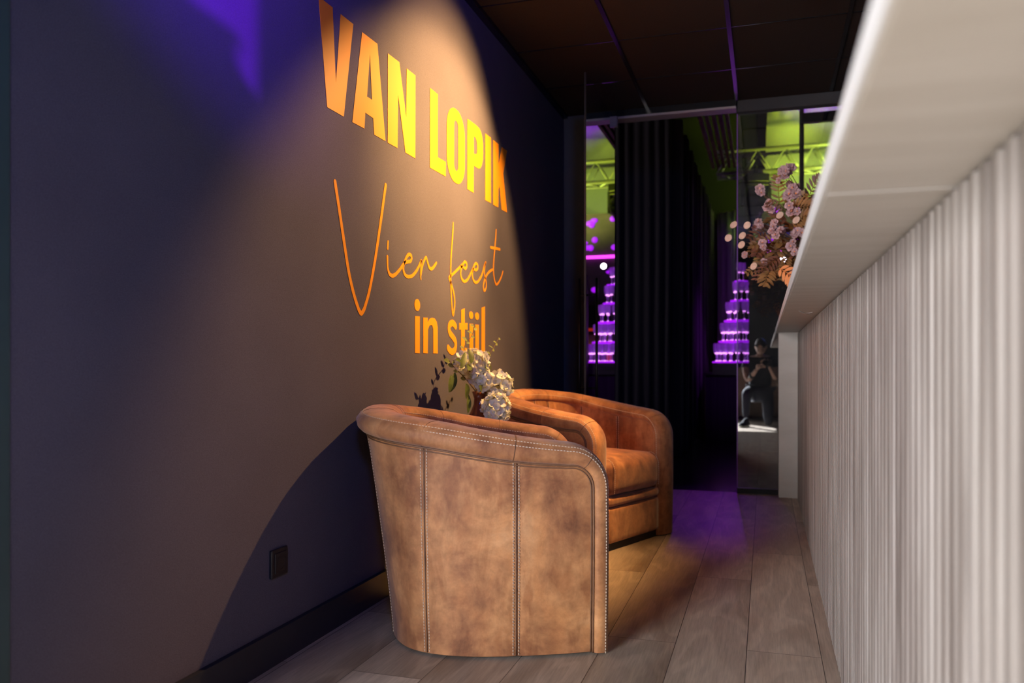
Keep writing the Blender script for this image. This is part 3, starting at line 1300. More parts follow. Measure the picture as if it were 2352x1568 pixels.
def floret(mb, hb, p, n, r, rnd, petals=4):
    a, b, n = frame_from(n, rnd.uniform(0, 6))
    for k in range(petals):
        an = 2 * PI * k / petals + rnd.uniform(-.12, .12)
        d = a * math.cos(an) + b * math.sin(an)
        sd = n.cross(d)
        rows = []
        up = rnd.uniform(-.1, .7)
        for i in range(5):
            t = i / 4
            w = r * .62 * math.sin(PI * (.12 + .78 * t)) ** .8
            c = p + d * r * (.06 + t) + n * r * up * t * t
            rows.append([c - sd * w + n * r * .10, c - sd * w * .5, c, c + sd * w * .5, c + sd * w + n * r * .10])
        mb.grid(rows)
    if hb is not None:
        hb.lathe([(0, -.002), (r * .13, 0), (r * .10, r * .12), (0, r * .16)], c=tuple(p + n * r * .02), n=6)


def on_plane_pt(x, y, depth_x):
    d = ray(x, y)
    s = depth_x / d.x
    return Vector((d.x * s, d.y * s, d.z * s + CAMH))


rnd = random.Random(11)
arr = thing('flower_arrangement', (VX, VY, VZ + .24), 'white hydrangea and eucalyptus in the russet vase before the lettered wall', 'flowers')
base_ = Vector((VX, VY, VZ + .20))


def rel(p):
    return Vector(p) - Vector(arr.location)


for (cx, cy, rad, dx, cnt, lbl) in ((1090, 838, 34, -1.195, 60, 0), (1108, 872, 22, -1.15, 28, 0), (1146, 885, 33, -1.11, 60, 1), (1140, 938, 36, -1.09, 66, 1), (1063, 830, 20, -1.205, 18, 0)):
    c = on_plane_pt(cx, cy, dx)
    sc = (c - Vector((0, 0, CAMH))).length / 1850
    R = rad * sc * .92
    mb, hb = MB(), MB()
    for k in range(cnt):
        ph = math.acos(1 - 2 * (k + .5) / cnt)
        az = k * 2.399963
        n = Vector((math.sin(ph) * math.cos(az), math.sin(ph) * math.sin(az), math.cos(ph)))
        n = (n + Vector((rnd.uniform(-.2, .2), rnd.uniform(-.2, .2), rnd.uniform(-.2, .2)))).normalized()
        p = c + Vector((n.x * R * .9, n.y * R * .9, n.z * R * 1.08)) * rnd.uniform(.7, 1.1)
        floret(mb, hb, rel(p), n, rnd.uniform(.016, .023), rnd)
    h = mb.build('hydrangea_bloom', M['petal'], arr)
    hb.build('floret_heart', M['petalheart'], h)
    s_ = MB()
    s_.tube([rel(base_), rel(base_ + Vector((0, 0, .06))), rel(c * .6 + base_ * .4 + Vector((0, 0, .03))), rel(c)], .003, 6)
    s_.build('stem', M['stem'], arr)
# sprigs traced in their own depth
sprigs = [([(1098, 905), (1078, 850), (1066, 800), (1084, 770), (1090, 745)], -1.235, .021, 9),
          ([(1104, 900), (1118, 830), (1133, 800), (1147, 775)], -1.145, .017, 8),
          ([(1098, 905), (1070, 870), (1045, 845), (1032, 828)], -1.24, .024, 7)]
for path, dx, ll, n in sprigs:
    P = catmull([rel(on_plane_pt(x, yy, dx)) for x, yy in path], 6)
    s_ = MB()
    s_.tube(P, [lerp(.0026, .0012, i / (len(P) - 1)) for i in range(len(P))], 6)
    sg = s_.build('sprig_stem', M['stem'], arr)
    lf = MB()
    for k in range(n):
        i = int(lerp(len(P) * .35, len(P) - 2, k / (n - 1)))
        d = (P[i + 1] - P[i]).normalized()
        side = Vector((d.z, rnd.uniform(-.4, .4), -d.x)).normalized() * (1 if k % 2 else -1)
        side = Vector((side.x * .3, side.x * 1.2 + rnd.uniform(-.3, .3) + (.8 if k % 2 else -.8), side.z + rnd.uniform(0, .4)))
        leaf(lf, P[i], d * .5 + side, Vector((1, rnd.uniform(-.6, .6), rnd.uniform(0, .8))), ll * rnd.uniform(1.4, 2.1), ll * rnd.uniform(.6, .95))
    lf.build('leaf_spray', M['leafe'], sg)
for (x, yy, dx, ddy, ddz, L, W) in ((1045, 855, -1.18, -.5, -1, .085, .032), (1036, 860, -1.18, -.4, -1, .075, .026), (1075, 850, -1.12, .6, .35, .06, .032), (1070, 880, -1.12, .3, -.8, .07, .035),
                                    (1060, 830, -1.14, -.9, .2, .05, .02), (1075, 905, -1.15, -.15, -1, .08, .026), (1082, 835, -1.08, .2, .8, .065, .03), (1100, 885, -1.06, .5, -.4, .05, .03),
                                    (1115, 845, -1.08, .8, .1, .05, .02), (1058, 845, -1.10, .5, .7, .085, .028), (1124, 835, -1.1, .9, -.8, .06, .016)):
    p = rel(on_plane_pt(x, yy, dx - .045))
    lf = MB()
    leaf(lf, p, (rnd.uniform(-.1, .2), ddy, ddz), (1, -.5, .5), L, W, .2, .25, 8)
    lf.build('green_leaf', M['leafg'], arr)

# ------------------------------------------------------------------ lettering on the wall
LT7 = 480 / 1447.0


def c7(p):
    return (720 + p[0] * LT7, p[1] * LT7)


K8 = 440 / 1568.0


def c8(p):
    return (740 + p[0] * K8, 400 + p[1] * K8)


K3 = 310 / 2352.0


def c3(p):
    return (860 + p[0] * K3, 540 + p[1] * K3)


K2 = 150 / 840.0


def c2(p):
    return (1040 + p[0] * K2, 220 + p[1] * K2)


def flat_letter(name, outer, holes, parent, origin, th=.0012):
    """closed outlines in wall coordinates, filled and given the thickness of a vinyl letter"""
    loops = [[Vector((yy, zz, 0)) for yy, zz in lp] for lp in [outer] + holes]
    tris = tessellate_polygon(loops)
    flat = [v for lp in loops for v in lp]
    mb = MB()
    n = len(flat)
    vs = [(WX + .0006 - origin[0], v.x - origin[1], v.y - origin[2]) for v in flat] + [(WX + .0006 + th - origin[0], v.x - origin[1], v.y - origin[2]) for v in flat]
    fs = [tuple(t) for t in tris] + [tuple(i + n for i in t) for t in tris]
    k = 0
    for lp in loops:
        m = len(lp)
        for i in range(m):
            a, b = k + i, k + (i + 1) % m
            fs.append((a, b, b + n, a + n))
        k += m
    mb.add(vs, fs)
    return mb.build(name, M['gold'], parent)


def rrect(pts4, rx, rz, n=8):
    """rounded outline inside the wall-space box y0,y1,z0,z1"""
    y0, y1, z0, z1 = pts4
    out = []
    for (cy, cz, a0) in ((y1 - rx, z1 - rz, 0), (y0 + rx, z1 - rz, 90), (y0 + rx, z0 + rz, 180), (y1 - rx, z0 + rz, 270)):
        for k in range(n + 1):
            a = math.radians(a0 + 90 * k / n)
            out.append((cy + rx * math.cos(a), cz + rz * math.sin(a)))
    return out


def stroke(mb, pts, w, per=8, origin=(0, 0, 0), th=.0012, lift=0.0, curve=True):
    """round ended pen stroke of width w on the wall; pts in wall coordinates, w a number or one per point"""
    n0 = len(pts)
    ws = w if isinstance(w, (list, tuple)) else [w] * n0
    P3 = [(p[0], p[1], ws[i]) for i, p in enumerate(pts)]
    C = catmull(P3, per) if curve else [Vector(p) for p in P3]
    L, R = [], []
    for i, c in enumerate(C):
        a, b = C[max(0, i - 1)], C[min(len(C) - 1, i + 1)]
        t = Vector((b.x - a.x, b.y - a.y))
        t = t.normalized() if t.length > 1e-9 else Vector((1, 0))
        nn = Vector((-t.y, t.x)) * c.z * .5
        L.append((c.x + nn.x, c.y + nn.y))
        R.append((c.x - nn.x, c.y - nn.y))
    x0, x1 = WX + .0006 - origin[0] + lift, WX + .0006 + th - origin[0] + lift

    def P(q, x):
        return (x, q[0] - origin[1], q[1] - origin[2])
    mb.grid([[P(q, x1) for q in L], [P(q, x1) for q in R]], False)
    mb.grid([[P(q, x0) for q in L], [P(q, x1) for q in L]], False)
    mb.grid([[P(q, x0) for q in R], [P(q, x1) for q in R]], False)
    for c, sg in ((C[0], -1), (C[-1], 1)):
        ring = [(c.x + c.z * .5 * math.cos(2 * PI * k / 20), c.y + c.z * .5 * math.sin(2 * PI * k / 20)) for k in range(20)]
        mb.add([P(q, x1 + .00005) for q in ring] + [P(q, x0) for q in ring], [tuple(range(20))] + [(k, (k + 1) % 20, 20 + (k + 1) % 20, 20 + k) for k in range(20)])


def W7(l):
    return [on_wall(*c7(p)) for p in l]


def W8(l):
    return [on_wall(*c8(p)) for p in l]


def W3(l):
    return [on_wall(*c3(p)) for p in l]


def W2(l):
    return [on_wall(*c2(p)) for p in l]


o1 = (WX, *on_wall(960, 250))
t1 = thing('wall_lettering', o1, 'big golden condensed capitals, top line of the lettering on the dark wall', 'wall lettering')
flat_letter('letter', W7([(33, -24), (130, 52), (152, 575), (186, 98), (273, 167), (207, 808), (92, 742)]), [], t1, o1)
flat_letter('letter', W7([(334, 222), (440, 304), (496, 977), (418, 932), (411, 818), (356, 780), (350, 890), (266, 845)]), [W7([(388, 372), (403, 692), (368, 668)])], t1, o1)
flat_letter('letter', W7([(513, 370), (592, 430), (640, 812), (643, 474), (704, 522), (703, 1097), (634, 1056), (583, 655), (580, 1025), (512, 988)]), [], t1, o1)
flat_letter('letter', W7([(805, 608), (859, 652), (859, 1088), (914, 1120), (914, 1222), (804, 1160)]), [], t1, o1)
yo0, yo1 = on_wall(*c7((921, 900)))[0], on_wall(*c7((1046, 900)))[0]
zt_, zb_ = on_wall(*c7((962, 737)))[1], on_wall(*c7((1003, 1278)))[1]
yi0, yi1 = on_wall(*c7((972, 900)))[0], on_wall(*c7((1000, 900)))[0]
zti, zbi = on_wall(*c7((985, 835)))[1], on_wall(*c7((988, 1183)))[1]
flat_letter('letter', rrect((yo0, yo1, zb_, zt_), (yo1 - yo0) * .46, (yo1 - yo0) * .46), [rrect((yi0, yi1, zbi, zti), (yi1 - yi0) * .48, (yi1 - yi0) * .48)], t1, o1)
flat_letter('letter', W2([(184, 293), (265, 352), (300, 380), (335, 415), (360, 465), (376, 530), (386, 610), (387, 740), (383, 830), (370, 895), (350, 932), (330, 935), (300, 920), (266, 898), (265, 1248), (182, 1198)]),
            [W2([(266, 520), (285, 535), (300, 565), (309, 620), (310, 690), (306, 740), (292, 752), (268, 742)])], t1, o1)
flat_letter('letter', W2([(414, 482), (488, 540), (488, 1380), (414, 1338)]), [], t1, o1)
flat_letter('letter', W2([(516, 568), (585, 622), (585, 890), (628, 658), (694, 708), (646, 1000), (694, 1500), (625, 1462), (598, 1160), (584, 1200), (582, 1436), (516, 1400)]), [], t1, o1)

o2 = (WX, *on_wall(950, 600))
t2 = thing('wall_lettering', o2, 'golden handwritten script with a huge first stroke, middle line of the wall lettering', 'wall lettering')


def script(strokes, name='letter'):
    mb = MB()
    for i, (f, pts, w) in enumerate(strokes):
        stroke(mb, f(pts), w, origin=o2, lift=i * .0001)
    return mb.build(name, M['gold'], t2)


HW = .0175
script([(W8, [(102, 62), (130, 245), (168, 500), (213, 790), (252, 965), (285, 1075), (300, 1115), (317, 1137), (335, 1115), (352, 1068), (385, 945), (430, 700), (475, 395), (503, 190), (517, 90)], HW)])
HW = .0145
script([(W3, [(231, 115), (225, 228)], .0125), (W3, [(219, 372), (221, 480), (228, 580), (255, 670), (300, 705), (350, 690), (410, 630), (470, 550), (500, 500)], [.013, .013, .013, .0145, .015, .0145, .014, .014, .012])])
script([(W3, [(470, 560), (520, 480), (580, 462), (625, 450), (642, 400), (630, 350), (597, 335), (565, 365), (525, 450), (498, 560), (510, 650), (545, 705), (600, 722), (660, 700), (720, 630), (765, 550), (800, 470), (810, 445)], .0142)])
script([(W3, [(808, 450), (806, 560), (800, 690), (804, 765)], [.011, .012, .012, .008]), (W3, [(806, 690), (840, 500), (890, 388), (915, 450), (945, 550), (975, 585), (1010, 572), (1050, 520), (1074, 482)], [.008, .012, .013, .013, .0135, .014, .0145, .0145, .012])])
script([(W3, [(1368, -215), (1362, -60), (1345, 180), (1330, 400), (1324, 640), (1325, 800), (1334, 1050), (1350, 1280), (1366, 1390), (1385, 1300), (1394, 1180), (1385, 1050), (1360, 940), (1325, 820), (1298, 745), (1330, 705), (1400, 640), (1470, 570), (1520, 520)], [.009] + [.0135] * 16 + [.0135, .012])])
script([(W3, [(1490, 560), (1530, 540), (1575, 580), (1603, 550), (1600, 490), (1568, 465), (1530, 520), (1505, 600), (1500, 690), (1525, 770), (1565, 805), (1610, 780), (1650, 720), (1680, 650), (1700, 610)], .0138)])
script([(W3, [(1690, 640), (1725, 590), (1765, 605), (1795, 575), (1793, 520), (1762, 492), (1730, 540), (1708, 620), (1703, 710), (1725, 790), (1765, 822), (1810, 795), (1855, 720), (1885, 640), (1905, 560), (1925, 500), (1935, 478)], .0138)])
script([(W3, [(1933, 480), (1915, 570), (1912, 650), (1925, 740), (1943, 830), (1940, 920), (1910, 968), (1893, 900), (1905, 820), (1935, 730), (1975, 660), (2025, 615), (2065, 595)], [.010, .0125, .0125, .0125, .012, .0125, .0125, .0125, .012, .013, .0135, .0138, .012])])
script([(W3, [(2117, -95), (2108, 60), (2090, 260), (2075, 450), (2070, 620), (2085, 760), (2117, 855), (2160, 820), (2205, 730), (2235, 630)], [.010, .0135, .0138, .0138, .0138, .0138, .0138, .0135, .013, .010]), (W3, [(2020, 213), (2100, 228), (2182, 246)], .0145)])

o3 = (WX, *on_wall(1030, 770))
t3 = thing('wall_lettering', o3, 'bold golden lowercase letters, bottom line of the wall lettering behind the flowers', 'wall lettering')


def oval(px, py, rx, ry, f=c8):
    cy, cz = on_wall(*f((px, py)))
    ay = abs(on_wall(*f((px + rx, py)))[0] - cy)
    az = abs(on_wall(*f((px, py + ry)))[1] - cz)
    return [(cy + ay * math.cos(2 * PI * k / 24), cz + az * math.sin(2 * PI * k / 24)) for k in range(24)]


def multi(name, loops, strokes=()):
    """one letter made of several closed outlines"""
    mb = MB()
    for lp in loops:
        q = [Vector((a, b, 0)) for a, b in lp]
        tr = tessellate_polygon([q])
        n = len(q)
        x0, x1 = .0006, .0018
        mb.add([(x0, v.x - o3[1], v.y - o3[2]) for v in q] + [(x1, v.x - o3[1], v.y - o3[2]) for v in q],
               [tuple(t) for t in tr] + [tuple(i + n for i in t) for t in tr] + [(i, (i + 1) % n, (i + 1) % n + n, i + n) for i in range(n)])
    for i, (pts, w) in enumerate(strokes):
        stroke(mb, pts, w, origin=o3, lift=.0001 * (i + 1))
    return mb.build(name, M['gold'], t3)


multi('letter', [oval(776, 1070, 23, 49), W8([(757, 1160), (796, 1164), (796, 1464), (757, 1462)])])
multi('letter', [W8([(825, 1172), (861, 1174), (861, 1210), (878, 1182), (897, 1174), (918, 1180), (934, 1205), (942, 1250), (943, 1466), (907, 1465), (906, 1268), (900, 1240), (888, 1232), (874, 1240), (863, 1270), (861, 1465), (825, 1463)])])
W4 = lambda l: [on_wall(960 + x * 280 / 1568., 720 + yy * 280 / 1568.) for x, yy in l]
multi('letter', [], [(W4([(480, 165), (455, 128), (428, 122), (402, 150), (396, 205), (412, 255), (445, 300), (475, 350), (482, 410), (470, 465), (440, 490), (410, 475), (385, 440)]), .030)])
multi('letter', [W4([(552, -45), (598, -70), (598, 120), (634, 120), (634, 206), (598, 206), (598, 430), (610, 445), (628, 440), (628, 510), (600, 522), (572, 512), (556, 480), (551, 430), (551, 206), (526, 206), (526, 120), (552, 120)])])
multi('letter', [oval(680, 20, 26, 48, lambda p: (960 + p[0] * 280 / 1568., 720 + p[1] * 280 / 1568.)), W4([(660, 128), (706, 132), (706, 540), (660, 530)])])
multi('letter', [oval(757, 34, 26, 48, lambda p: (960 + p[0] * 280 / 1568., 720 + p[1] * 280 / 1568.)), W4([(734, 140), (780, 144), (780, 520), (774, 600), (750, 640), (715, 650), (715, 590), (732, 570), (735, 520)])])
multi('letter', [W4([(814, -75), (858, -92), (858, 440), (860, 530), (812, 515)])])

# ------------------------------------------------------------------ socket
sy_, sz_ = on_wall(637, 1290)
sk = thing('power_socket', (WX, sy_, sz_), 'black square wall socket low on the dark wall beside the near chair', 'socket')
bevel(bx(0, .010, -.041, .041, -.041, .041).build('cover_frame', M['socket'], sk), .003)
bevel(bx(.009, .013, -.028, .028, -.030, .030).build('insert', M['socket'], sk), .002)
m_ = MB()
m_.lathe([(.020, .0135), (.019, .0125), (.017, .004), (0, .004)], n=24, axis='x')
m_.build('socket_well', M['base'], sk)

# ------------------------------------------------------------------ the ceiling spotlight that lights the lettering
sl = thing('ceiling_spotlight', LAMP - LAX * .06, 'black ceiling spotlight aimed at the lettered wall', 'spotlight')
m_ = MB()
m_.lathe([(.0, -.10), (.035, -.10), (.042, -.08), (.042, .045), (.038, .045), (.036, -.02), (0, -.02)], n=24)
q = m_.build('lamp_head', M['blackplastic'], sl)
q.rotation_euler = LAX.to_track_quat('Z', 'Y').to_euler()
m_ = MB()
m_.tube([(0, 0, .0), (0, 0, CZ - (LAMP - LAX * .06).z)], .008, 8)
m_.build('mounting_stem', M['blackmetal'], sl)

gb = thing('stage_spotlight', GOBO, 'small black projector spotlight above the camera throwing a purple shape', 'spotlight')  # added fixture, its plate cut to shape the purple light
gd = (Vector((WX, 1.80, 1.90)) - GOBO).normalized()
ga = gd.cross(Vector((0, 0, 1))).normalized()
gu = ga.cross(gd)
shape = []
for (px, py) in ((415, -18), (590, -60), (590, 221), (572, 196), (556, 172), (546, 150), (542, 128), (548, 104), (562, 108), (556, 92), (545, 78), (520, 58), (480, 28), (440, 0)):
    w_ = on_wall(px, py)
    v_ = Vector((WX, w_[0], w_[1])) - GOBO
    v_ = v_ * (.16 / v_.dot(gd))
    shape.append((v_.dot(ga), v_.dot(gu)))
outer = [(-.06, -.06), (.06, -.06), (.06, .06), (-.06, .06)]
lp = [[Vector((a, b, 0)) for a, b in outer], [Vector((a, b, 0)) for a, b in shape]]
tr_ = tessellate_polygon(lp)
fl = [v for l_ in lp for v in l_]
mb = MB()
mb.add([gd * .16 + ga * v.x + gu * v.y for v in fl], [tuple(t_) for t_ in tr_])
mb.build('gobo_plate', M['blackmetal'], gb)
mb = MB()
q0 = [gd * .175 + ga * a + gu * b for a, b in outer]
q1 = [gd * -.06 + ga * a + gu * b for a, b in outer]
mb.add(q0 + q1, [(0, 1, 5, 4), (1, 2, 6, 5), (2, 3, 7, 6), (3, 0, 4, 7), (4, 5, 6, 7)])
mb.build('lamp_housing', M['blackmetal'], gb)
mb = MB()
mb.tube([gu * .06, Vector((0, 0, CZ - GOBO.z))], .008, 8)
mb.build('mounting_stem', M['blackmetal'], gb)

# ------------------------------------------------------------------ pink and copper bouquet on the bar
BQ = Vector((.30, 4.5, 1.097))
m_ = MB()
m_.lathe([(0, 0), (.05, 0), (.085, .06), (.09, .12), (.06, .19), (.04, .22), (.045, .24), (.035, .24), (.03, .22), (.045, .19), (0, .15)], n=30)
v_ = m_.build('flower_vase', M['blackvase'])
v_.location = BQ
tag(v_, 'black vase standing on the far end of the bar top', 'vase')
bq = thing('flower_arrangement', BQ + Vector((0, 0, .22)), 'large bouquet of dusty pink blossoms and copper leaves on the bar', 'flowers')
BO = Vector(bq.location)
r2 = random.Random(3)


def at_y(x, yy, Y):
    d = ray(x, yy)
    d = d * (Y / d.y)
    return Vector((d.x, d.y, d.z + CAMH))


def bstem(p, r=.003):
    mb = MB()
    q = Vector(p) - BO
    mid = Vector((q.x * .35, q.y * .35, q.z * .62))
    mb.tube([Vector((0, 0, -.05)), mid * .5 + Vector((0, 0, .02)), mid, q], [r, r, r * .8, r * .6], 5)
    return mb


blooms = [(1812, 392, 24, 4.45), (1802, 405, 14, 4.4), (1818, 428, 13, 4.5), (1815, 447, 22, 4.4), (1745, 434, 15, 4.35), (1762, 475, 14, 4.3), (1773, 482, 12, 4.3), (1819, 487, 17, 4.3), (1742, 510, 13, 4.35),
          (1735, 522, 11, 4.4), (1779, 513, 14, 4.25), (1782, 539, 15, 4.2), (1797, 530, 10, 4.25), (1828, 537, 17, 4.3), (1845, 535, 16, 4.4), (1751, 558, 13, 4.3), (1816, 566, 15, 4.25), (1755, 602, 12, 4.4),
          (1832, 578, 13, 4.3), (1818, 625, 12, 4.35), (1711, 585, 11, 4.4), (1862, 470, 15, 4.6), (1880, 520, 16, 4.6), (1870, 570, 14, 4.5)]
more = []
for (x, yy, r, Y) in blooms:
    if r >= 13:
        more += [(x + r2.uniform(-.9, .9) * r, yy + r2.uniform(-.9, .9) * r, r * .62, Y - .02), (x + r2.uniform(-1, 1) * r, yy + r2.uniform(-1, 1) * r, r * .55, Y - .01)]
blooms = [(x, yy, r * .78, Y) for x, yy, r, Y in blooms] + more
for i, (x, yy, r, Y) in enumerate(blooms):
    c = at_y(x, yy, Y)
    R = r * Y / 1850 * 1.0
    mb, hb = MB(), MB()
    face = Vector((-.35, -1, .25)).normalized()
    face = (face + Vector((r2.uniform(-.4, .4), r2.uniform(-.2, .2), r2.uniform(-.3, .3)))).normalized()
    q = c - BO
    for ring, (cnt, rr, up) in enumerate(((6, 1.0, .15), (5, .75, .5), (4, .45, 1.0))):
        a, b, n = frame_from(face, r2.uniform(0, 3))
        for k in range(cnt):
            an = 2 * PI * k / cnt + r2.uniform(-.2, .2)
            d = a * math.cos(an) + b * math.sin(an)
            sd = n.cross(d)
            rows = []
            for j in range(5):
                t = j / 4
                w = R * rr * .46 * math.sin(PI * (.10 + .78 * t)) ** .7 * (1 - .25 * (j == 4))
                cc = q + d * R * rr * t * .98 + n * R * (up * t * t * .6 + .08 * ring)
                wob = R * .20 * math.sin(j * 2.1 + k * 1.7 + i)
                rows.append([cc - sd * w + n * (R * .15 + wob), cc - sd * w * .5, cc, cc + sd * w * .5, cc + sd * w + n * (R * .12 - wob)])
            mb.grid(rows)
    hb.lathe([(0, -.003), (R * .22, 0), (R * .18, R * .18), (0, R * .22)], c=tuple(q + face * R * .15), n=8)
    bl = mb.build('blossom', M['pinkpetal'], bq)
    hb.build('flower_heart', M['peach'], bl)
    bstem(c - face * R * .3, .0025).build('flower_stem', M['stem'], bl)


def frond(p0, p1, L, n, m, W, droop=.2):
    """feathered leaf with a rib from p0 to p1"""
    mb = MB()
    a, b = Vector(p0) - BO, Vector(p1) - BO
    d = (b - a)
    pts = catmull([a, a.lerp(b, .5) + Vector((0, 0, .06 * d.length)), b - Vector((0, 0, droop * d.length * .2))], 8)
    mb.tube(pts, .002, 5)
    vn = Vector((-.2, -1, .1))
    for k in range(n):
        t = (k + .7) / n
        i = min(len(pts) - 2, int(t * (len(pts) - 1)))
        tg = (pts[i + 1] - pts[i]).normalized()
        sd = tg.cross(vn).normalized()
        ll = L * (math.sin(PI * (.15 + .75 * t)) ** .7)
        for s in (-1, 1):
            leaf(mb, pts[i], tg * .75 + sd * s * 1.0 + Vector((0, 0, -.1)), vn + sd * .3 * s, ll, W, .15, .2, 4)
    return mb.build('palm_frond', m, bq)


cen = Vector((.22, 4.45, 1.45))
fr = [((1790, 560), (1740, 600), .055), ((1800, 560), (1725, 560), .05), ((1795, 520), (1765, 460), .05), ((1800, 540), (1775, 600), .06), ((1810, 550), (1830, 610), .055), ((1790, 590), (1735, 640), .05),
      ((1820, 520), (1865, 490), .05), ((1830, 500), (1850, 440), .05), ((1850, 470), (1885, 400), .05), ((1800, 600), (1760, 655), .045), ((1815, 600), (1830, 650), .055), ((1780, 530), (1720, 545), .045),
      ((1790, 470), (1785, 400), .05), ((1800, 450), (1830, 470), .045), ((1850, 520), (1870, 600), .055), ((1770, 540), (1715, 585), .045), ((1780, 610), (1713, 625), .045), ((1840, 560), (1870, 540), .055), ((1805, 490), (1865, 470), .06),
      ((1810, 590), (1790, 640), .05), ((1760, 560), (1735, 585), .05), ((1790, 500), (1750, 520), .045)]
for i, (a, b, L) in enumerate(fr):
    Y = r2.uniform(4.3, 4.6)
    frond(at_y(*a, Y + .05), at_y(*b, Y - .08), L * r2.uniform(.9, 1.3), r2.choice([7, 8, 9]), [M['copper'], M['copper'], M['rust']][i % 3], r2.uniform(.010, .016))
# dense inner foliage
for k in range(3):
    mb = MB()
    for j in range(90):
        th_, ph = r2.uniform(0, 2 * PI), r2.uniform(-.9, 1.2)
        d = Vector((math.cos(th_) * math.cos(ph), math.sin(th_) * math.cos(ph), math.sin(ph)))
        c = Vector((.23, 4.47, 1.50)) - BO + Vector((d.x * .17, d.y * .13, d.z * .21)) * r2.uniform(.4, 1.05)
        leaf(mb, c, d + Vector((r2.uniform(-.6, .6), r2.uniform(-.6, .6), r2.uniform(-.7, .5))), (r2.uniform(-1, 1), -1, r2.uniform(-.5, 1)), r2.uniform(.04, .09), r2.uniform(.012, .028), .3, .2, 5)
    mb.build('foliage', [M['copper'], M['rust'], M['rust']][k], bq)
# silver-dollar seed discs on thin stalks
for (x, yy) in ((1685, 516), (1716, 517), (1705, 541), (1703, 562), (1673, 546), (1791, 494), (1829, 505), (1731, 611)):
    c = at_y(x, yy, 4.3)
    mb = MB()
    a, b, n = frame_from(Vector((-.3, -1, .1)) + Vector((r2.uniform(-.3, .3), 0, r2.uniform(-.3, .3))))
    q = c - BO
    ring = []
    vs = []
    for z in (-.0006, .0006):
        for k in range(18):
            an = 2 * PI * k / 18
            vs.append(q + a * .020 * math.cos(an) + b * .0175 * math.sin(an) + n * z)
    mb.add(vs, [tuple(range(18)), tuple(range(18, 36))] + [(k, (k + 1) % 18, 18 + (k + 1) % 18, 18 + k) for k in range(18)])
    pod = mb.build('seed_disc', M['lunaria'], bq)
    bstem(c, .0011).build('stalk', M['stem'], pod)
frond(at_y(1790, 615, 4.3), at_y(1835, 655, 4.2), .06, 6, M['peach'], .018)
frond(at_y(1770, 620, 4.3), at_y(1755, 650, 4.2), .06, 5, M['copper'], .016)

# ------------------------------------------------------------------ cabinet wall behind the camera (seen in the glass)
cb_ = thing('drawer_cabinet', (-.35, -2.08, 0), 'brown drawer cabinet behind the kneeling person, mirrored in the glass', 'cabinet')
bx(-.75, .75, -.20, .14, .02, .80).build('cabinet_body', M['woodbrown'], cb_)
for k in range(4):
    f_ = bx(-.74, .74, .14, .158, .06 + .185 * k, .06 + .185 * k + .172).build('drawer', M['woodbrown'], cb_)
    bevel(f_, .004)

# ------------------------------------------------------------------ the photographer, kneeling behind the camera
PO = Vector((-.07, -.36, 0))
ps = thing('person', PO, 'person in dark clothes kneeling on one knee with a camera, mirrored in the glass', 'person')


def skin_body(name, nodes, edges, m, parent, sub=2, rootn=0):
    me = bpy.data.meshes.new(name)
    me.from_pydata([n[0] for n in nodes], edges, [])
    o = bpy.data.objects.new(name, me)
    COL.objects.link(o)
    o.parent = parent
    md = o.modifiers.new('skin', 'SKIN')
    md.use_smooth_shade = True
    for i, n in enumerate(nodes):
        r = n[1]
        me.skin_vertices[0].data[i].radius = r if isinstance(r, tuple) else (r, r)
        me.skin_vertices[0].data[i].use_root = (i == rootn)
    s = o.modifiers.new('sub', 'SUBSURF')
    s.levels = sub
    s.render_levels = sub
    me.materials.append(m)
    return o


# local frame: x to the right of the picture, y towards the glass
N = [((0, -.06, .50), (.15, .12)), ((0, -.04, .62), (.14, .105)), ((.0, -.02, .76), (.16, .11)), ((0, -.01, .88), (.16, .10)), ((0, .02, .955), (.07, .06)), ((0, .05, 1.00), (.050, .052)),      # torso 0-5
     ((-.15, -.01, .90), .062), ((-.185, .00, .86), .058), ((-.19, .06, .74), .046), ((-.155, .10, .625), .040), ((-.10, .18, .70), .034), ((-.045, .245, .78), .024),  # left arm 6-11
     ((.15, -.01, .90), .062), ((.185, .00, .86), .058), ((.21, .06, .74), .046), ((.20, .12, .66), .040), ((.16, .20, .75), .034), ((.12, .25, .83), .024),
     ]
E = [(0, 1), (1, 2), (2, 3), (3, 4), (4, 5), (3, 6), (6, 7), (7, 8), (8, 9), (9, 10), (10, 11), (3, 12), (12, 13), (13, 14), (14, 15), (15, 16), (16, 17)]
body = skin_body('body', N, E, M['skin'], ps)
# shirt and trousers
Ns = [((0, -.06, .50), (.165, .13)), ((0, -.04, .62), (.155, .12)), ((.0, -.02, .76), (.175, .125)), ((0, -.01, .88), (.172, .112)), ((0, .015, .945), (.09, .075)),
      ((-.15, -.01, .895), .074), ((-.188, .00, .85), .070), ((-.192, .045, .76), .060), ((.15, -.01, .895), .074), ((.188, .00, .85), .070), ((.208, .045, .76), .060)]
skin_body('shirt', Ns, [(0, 1), (1, 2), (2, 3), (3, 4), (3, 5), (5, 6), (6, 7), (3, 8), (8, 9), (9, 10)], M['shirt'], ps)
Nt = [((0, -.06, .50), (.165, .13)), ((-.09, -.04, .47), .098), ((-.15, .10, .475), .086), ((-.165, .22, .46), .074), ((-.175, .20, .32), .060), ((-.185, .17, .12), .046),
      ((.09, -.04, .45), .098), ((.105, .00, .27), .085), ((.11, .03, .10), .070), ((.11, -.10, .075), .060), ((.11, -.34, .085), .045)]
skin_body('trousers', Nt, [(0, 1), (1, 2), (2, 3), (3, 4), (4, 5), (0, 6), (6, 7), (7, 8), (8, 9), (9, 10)], M['jeans'], ps)
# head, tilted down towards the camera
hd_ = thing('head_pivot', (0, 0, 0), None, None)
bpy.data.objects.remove(hd_)


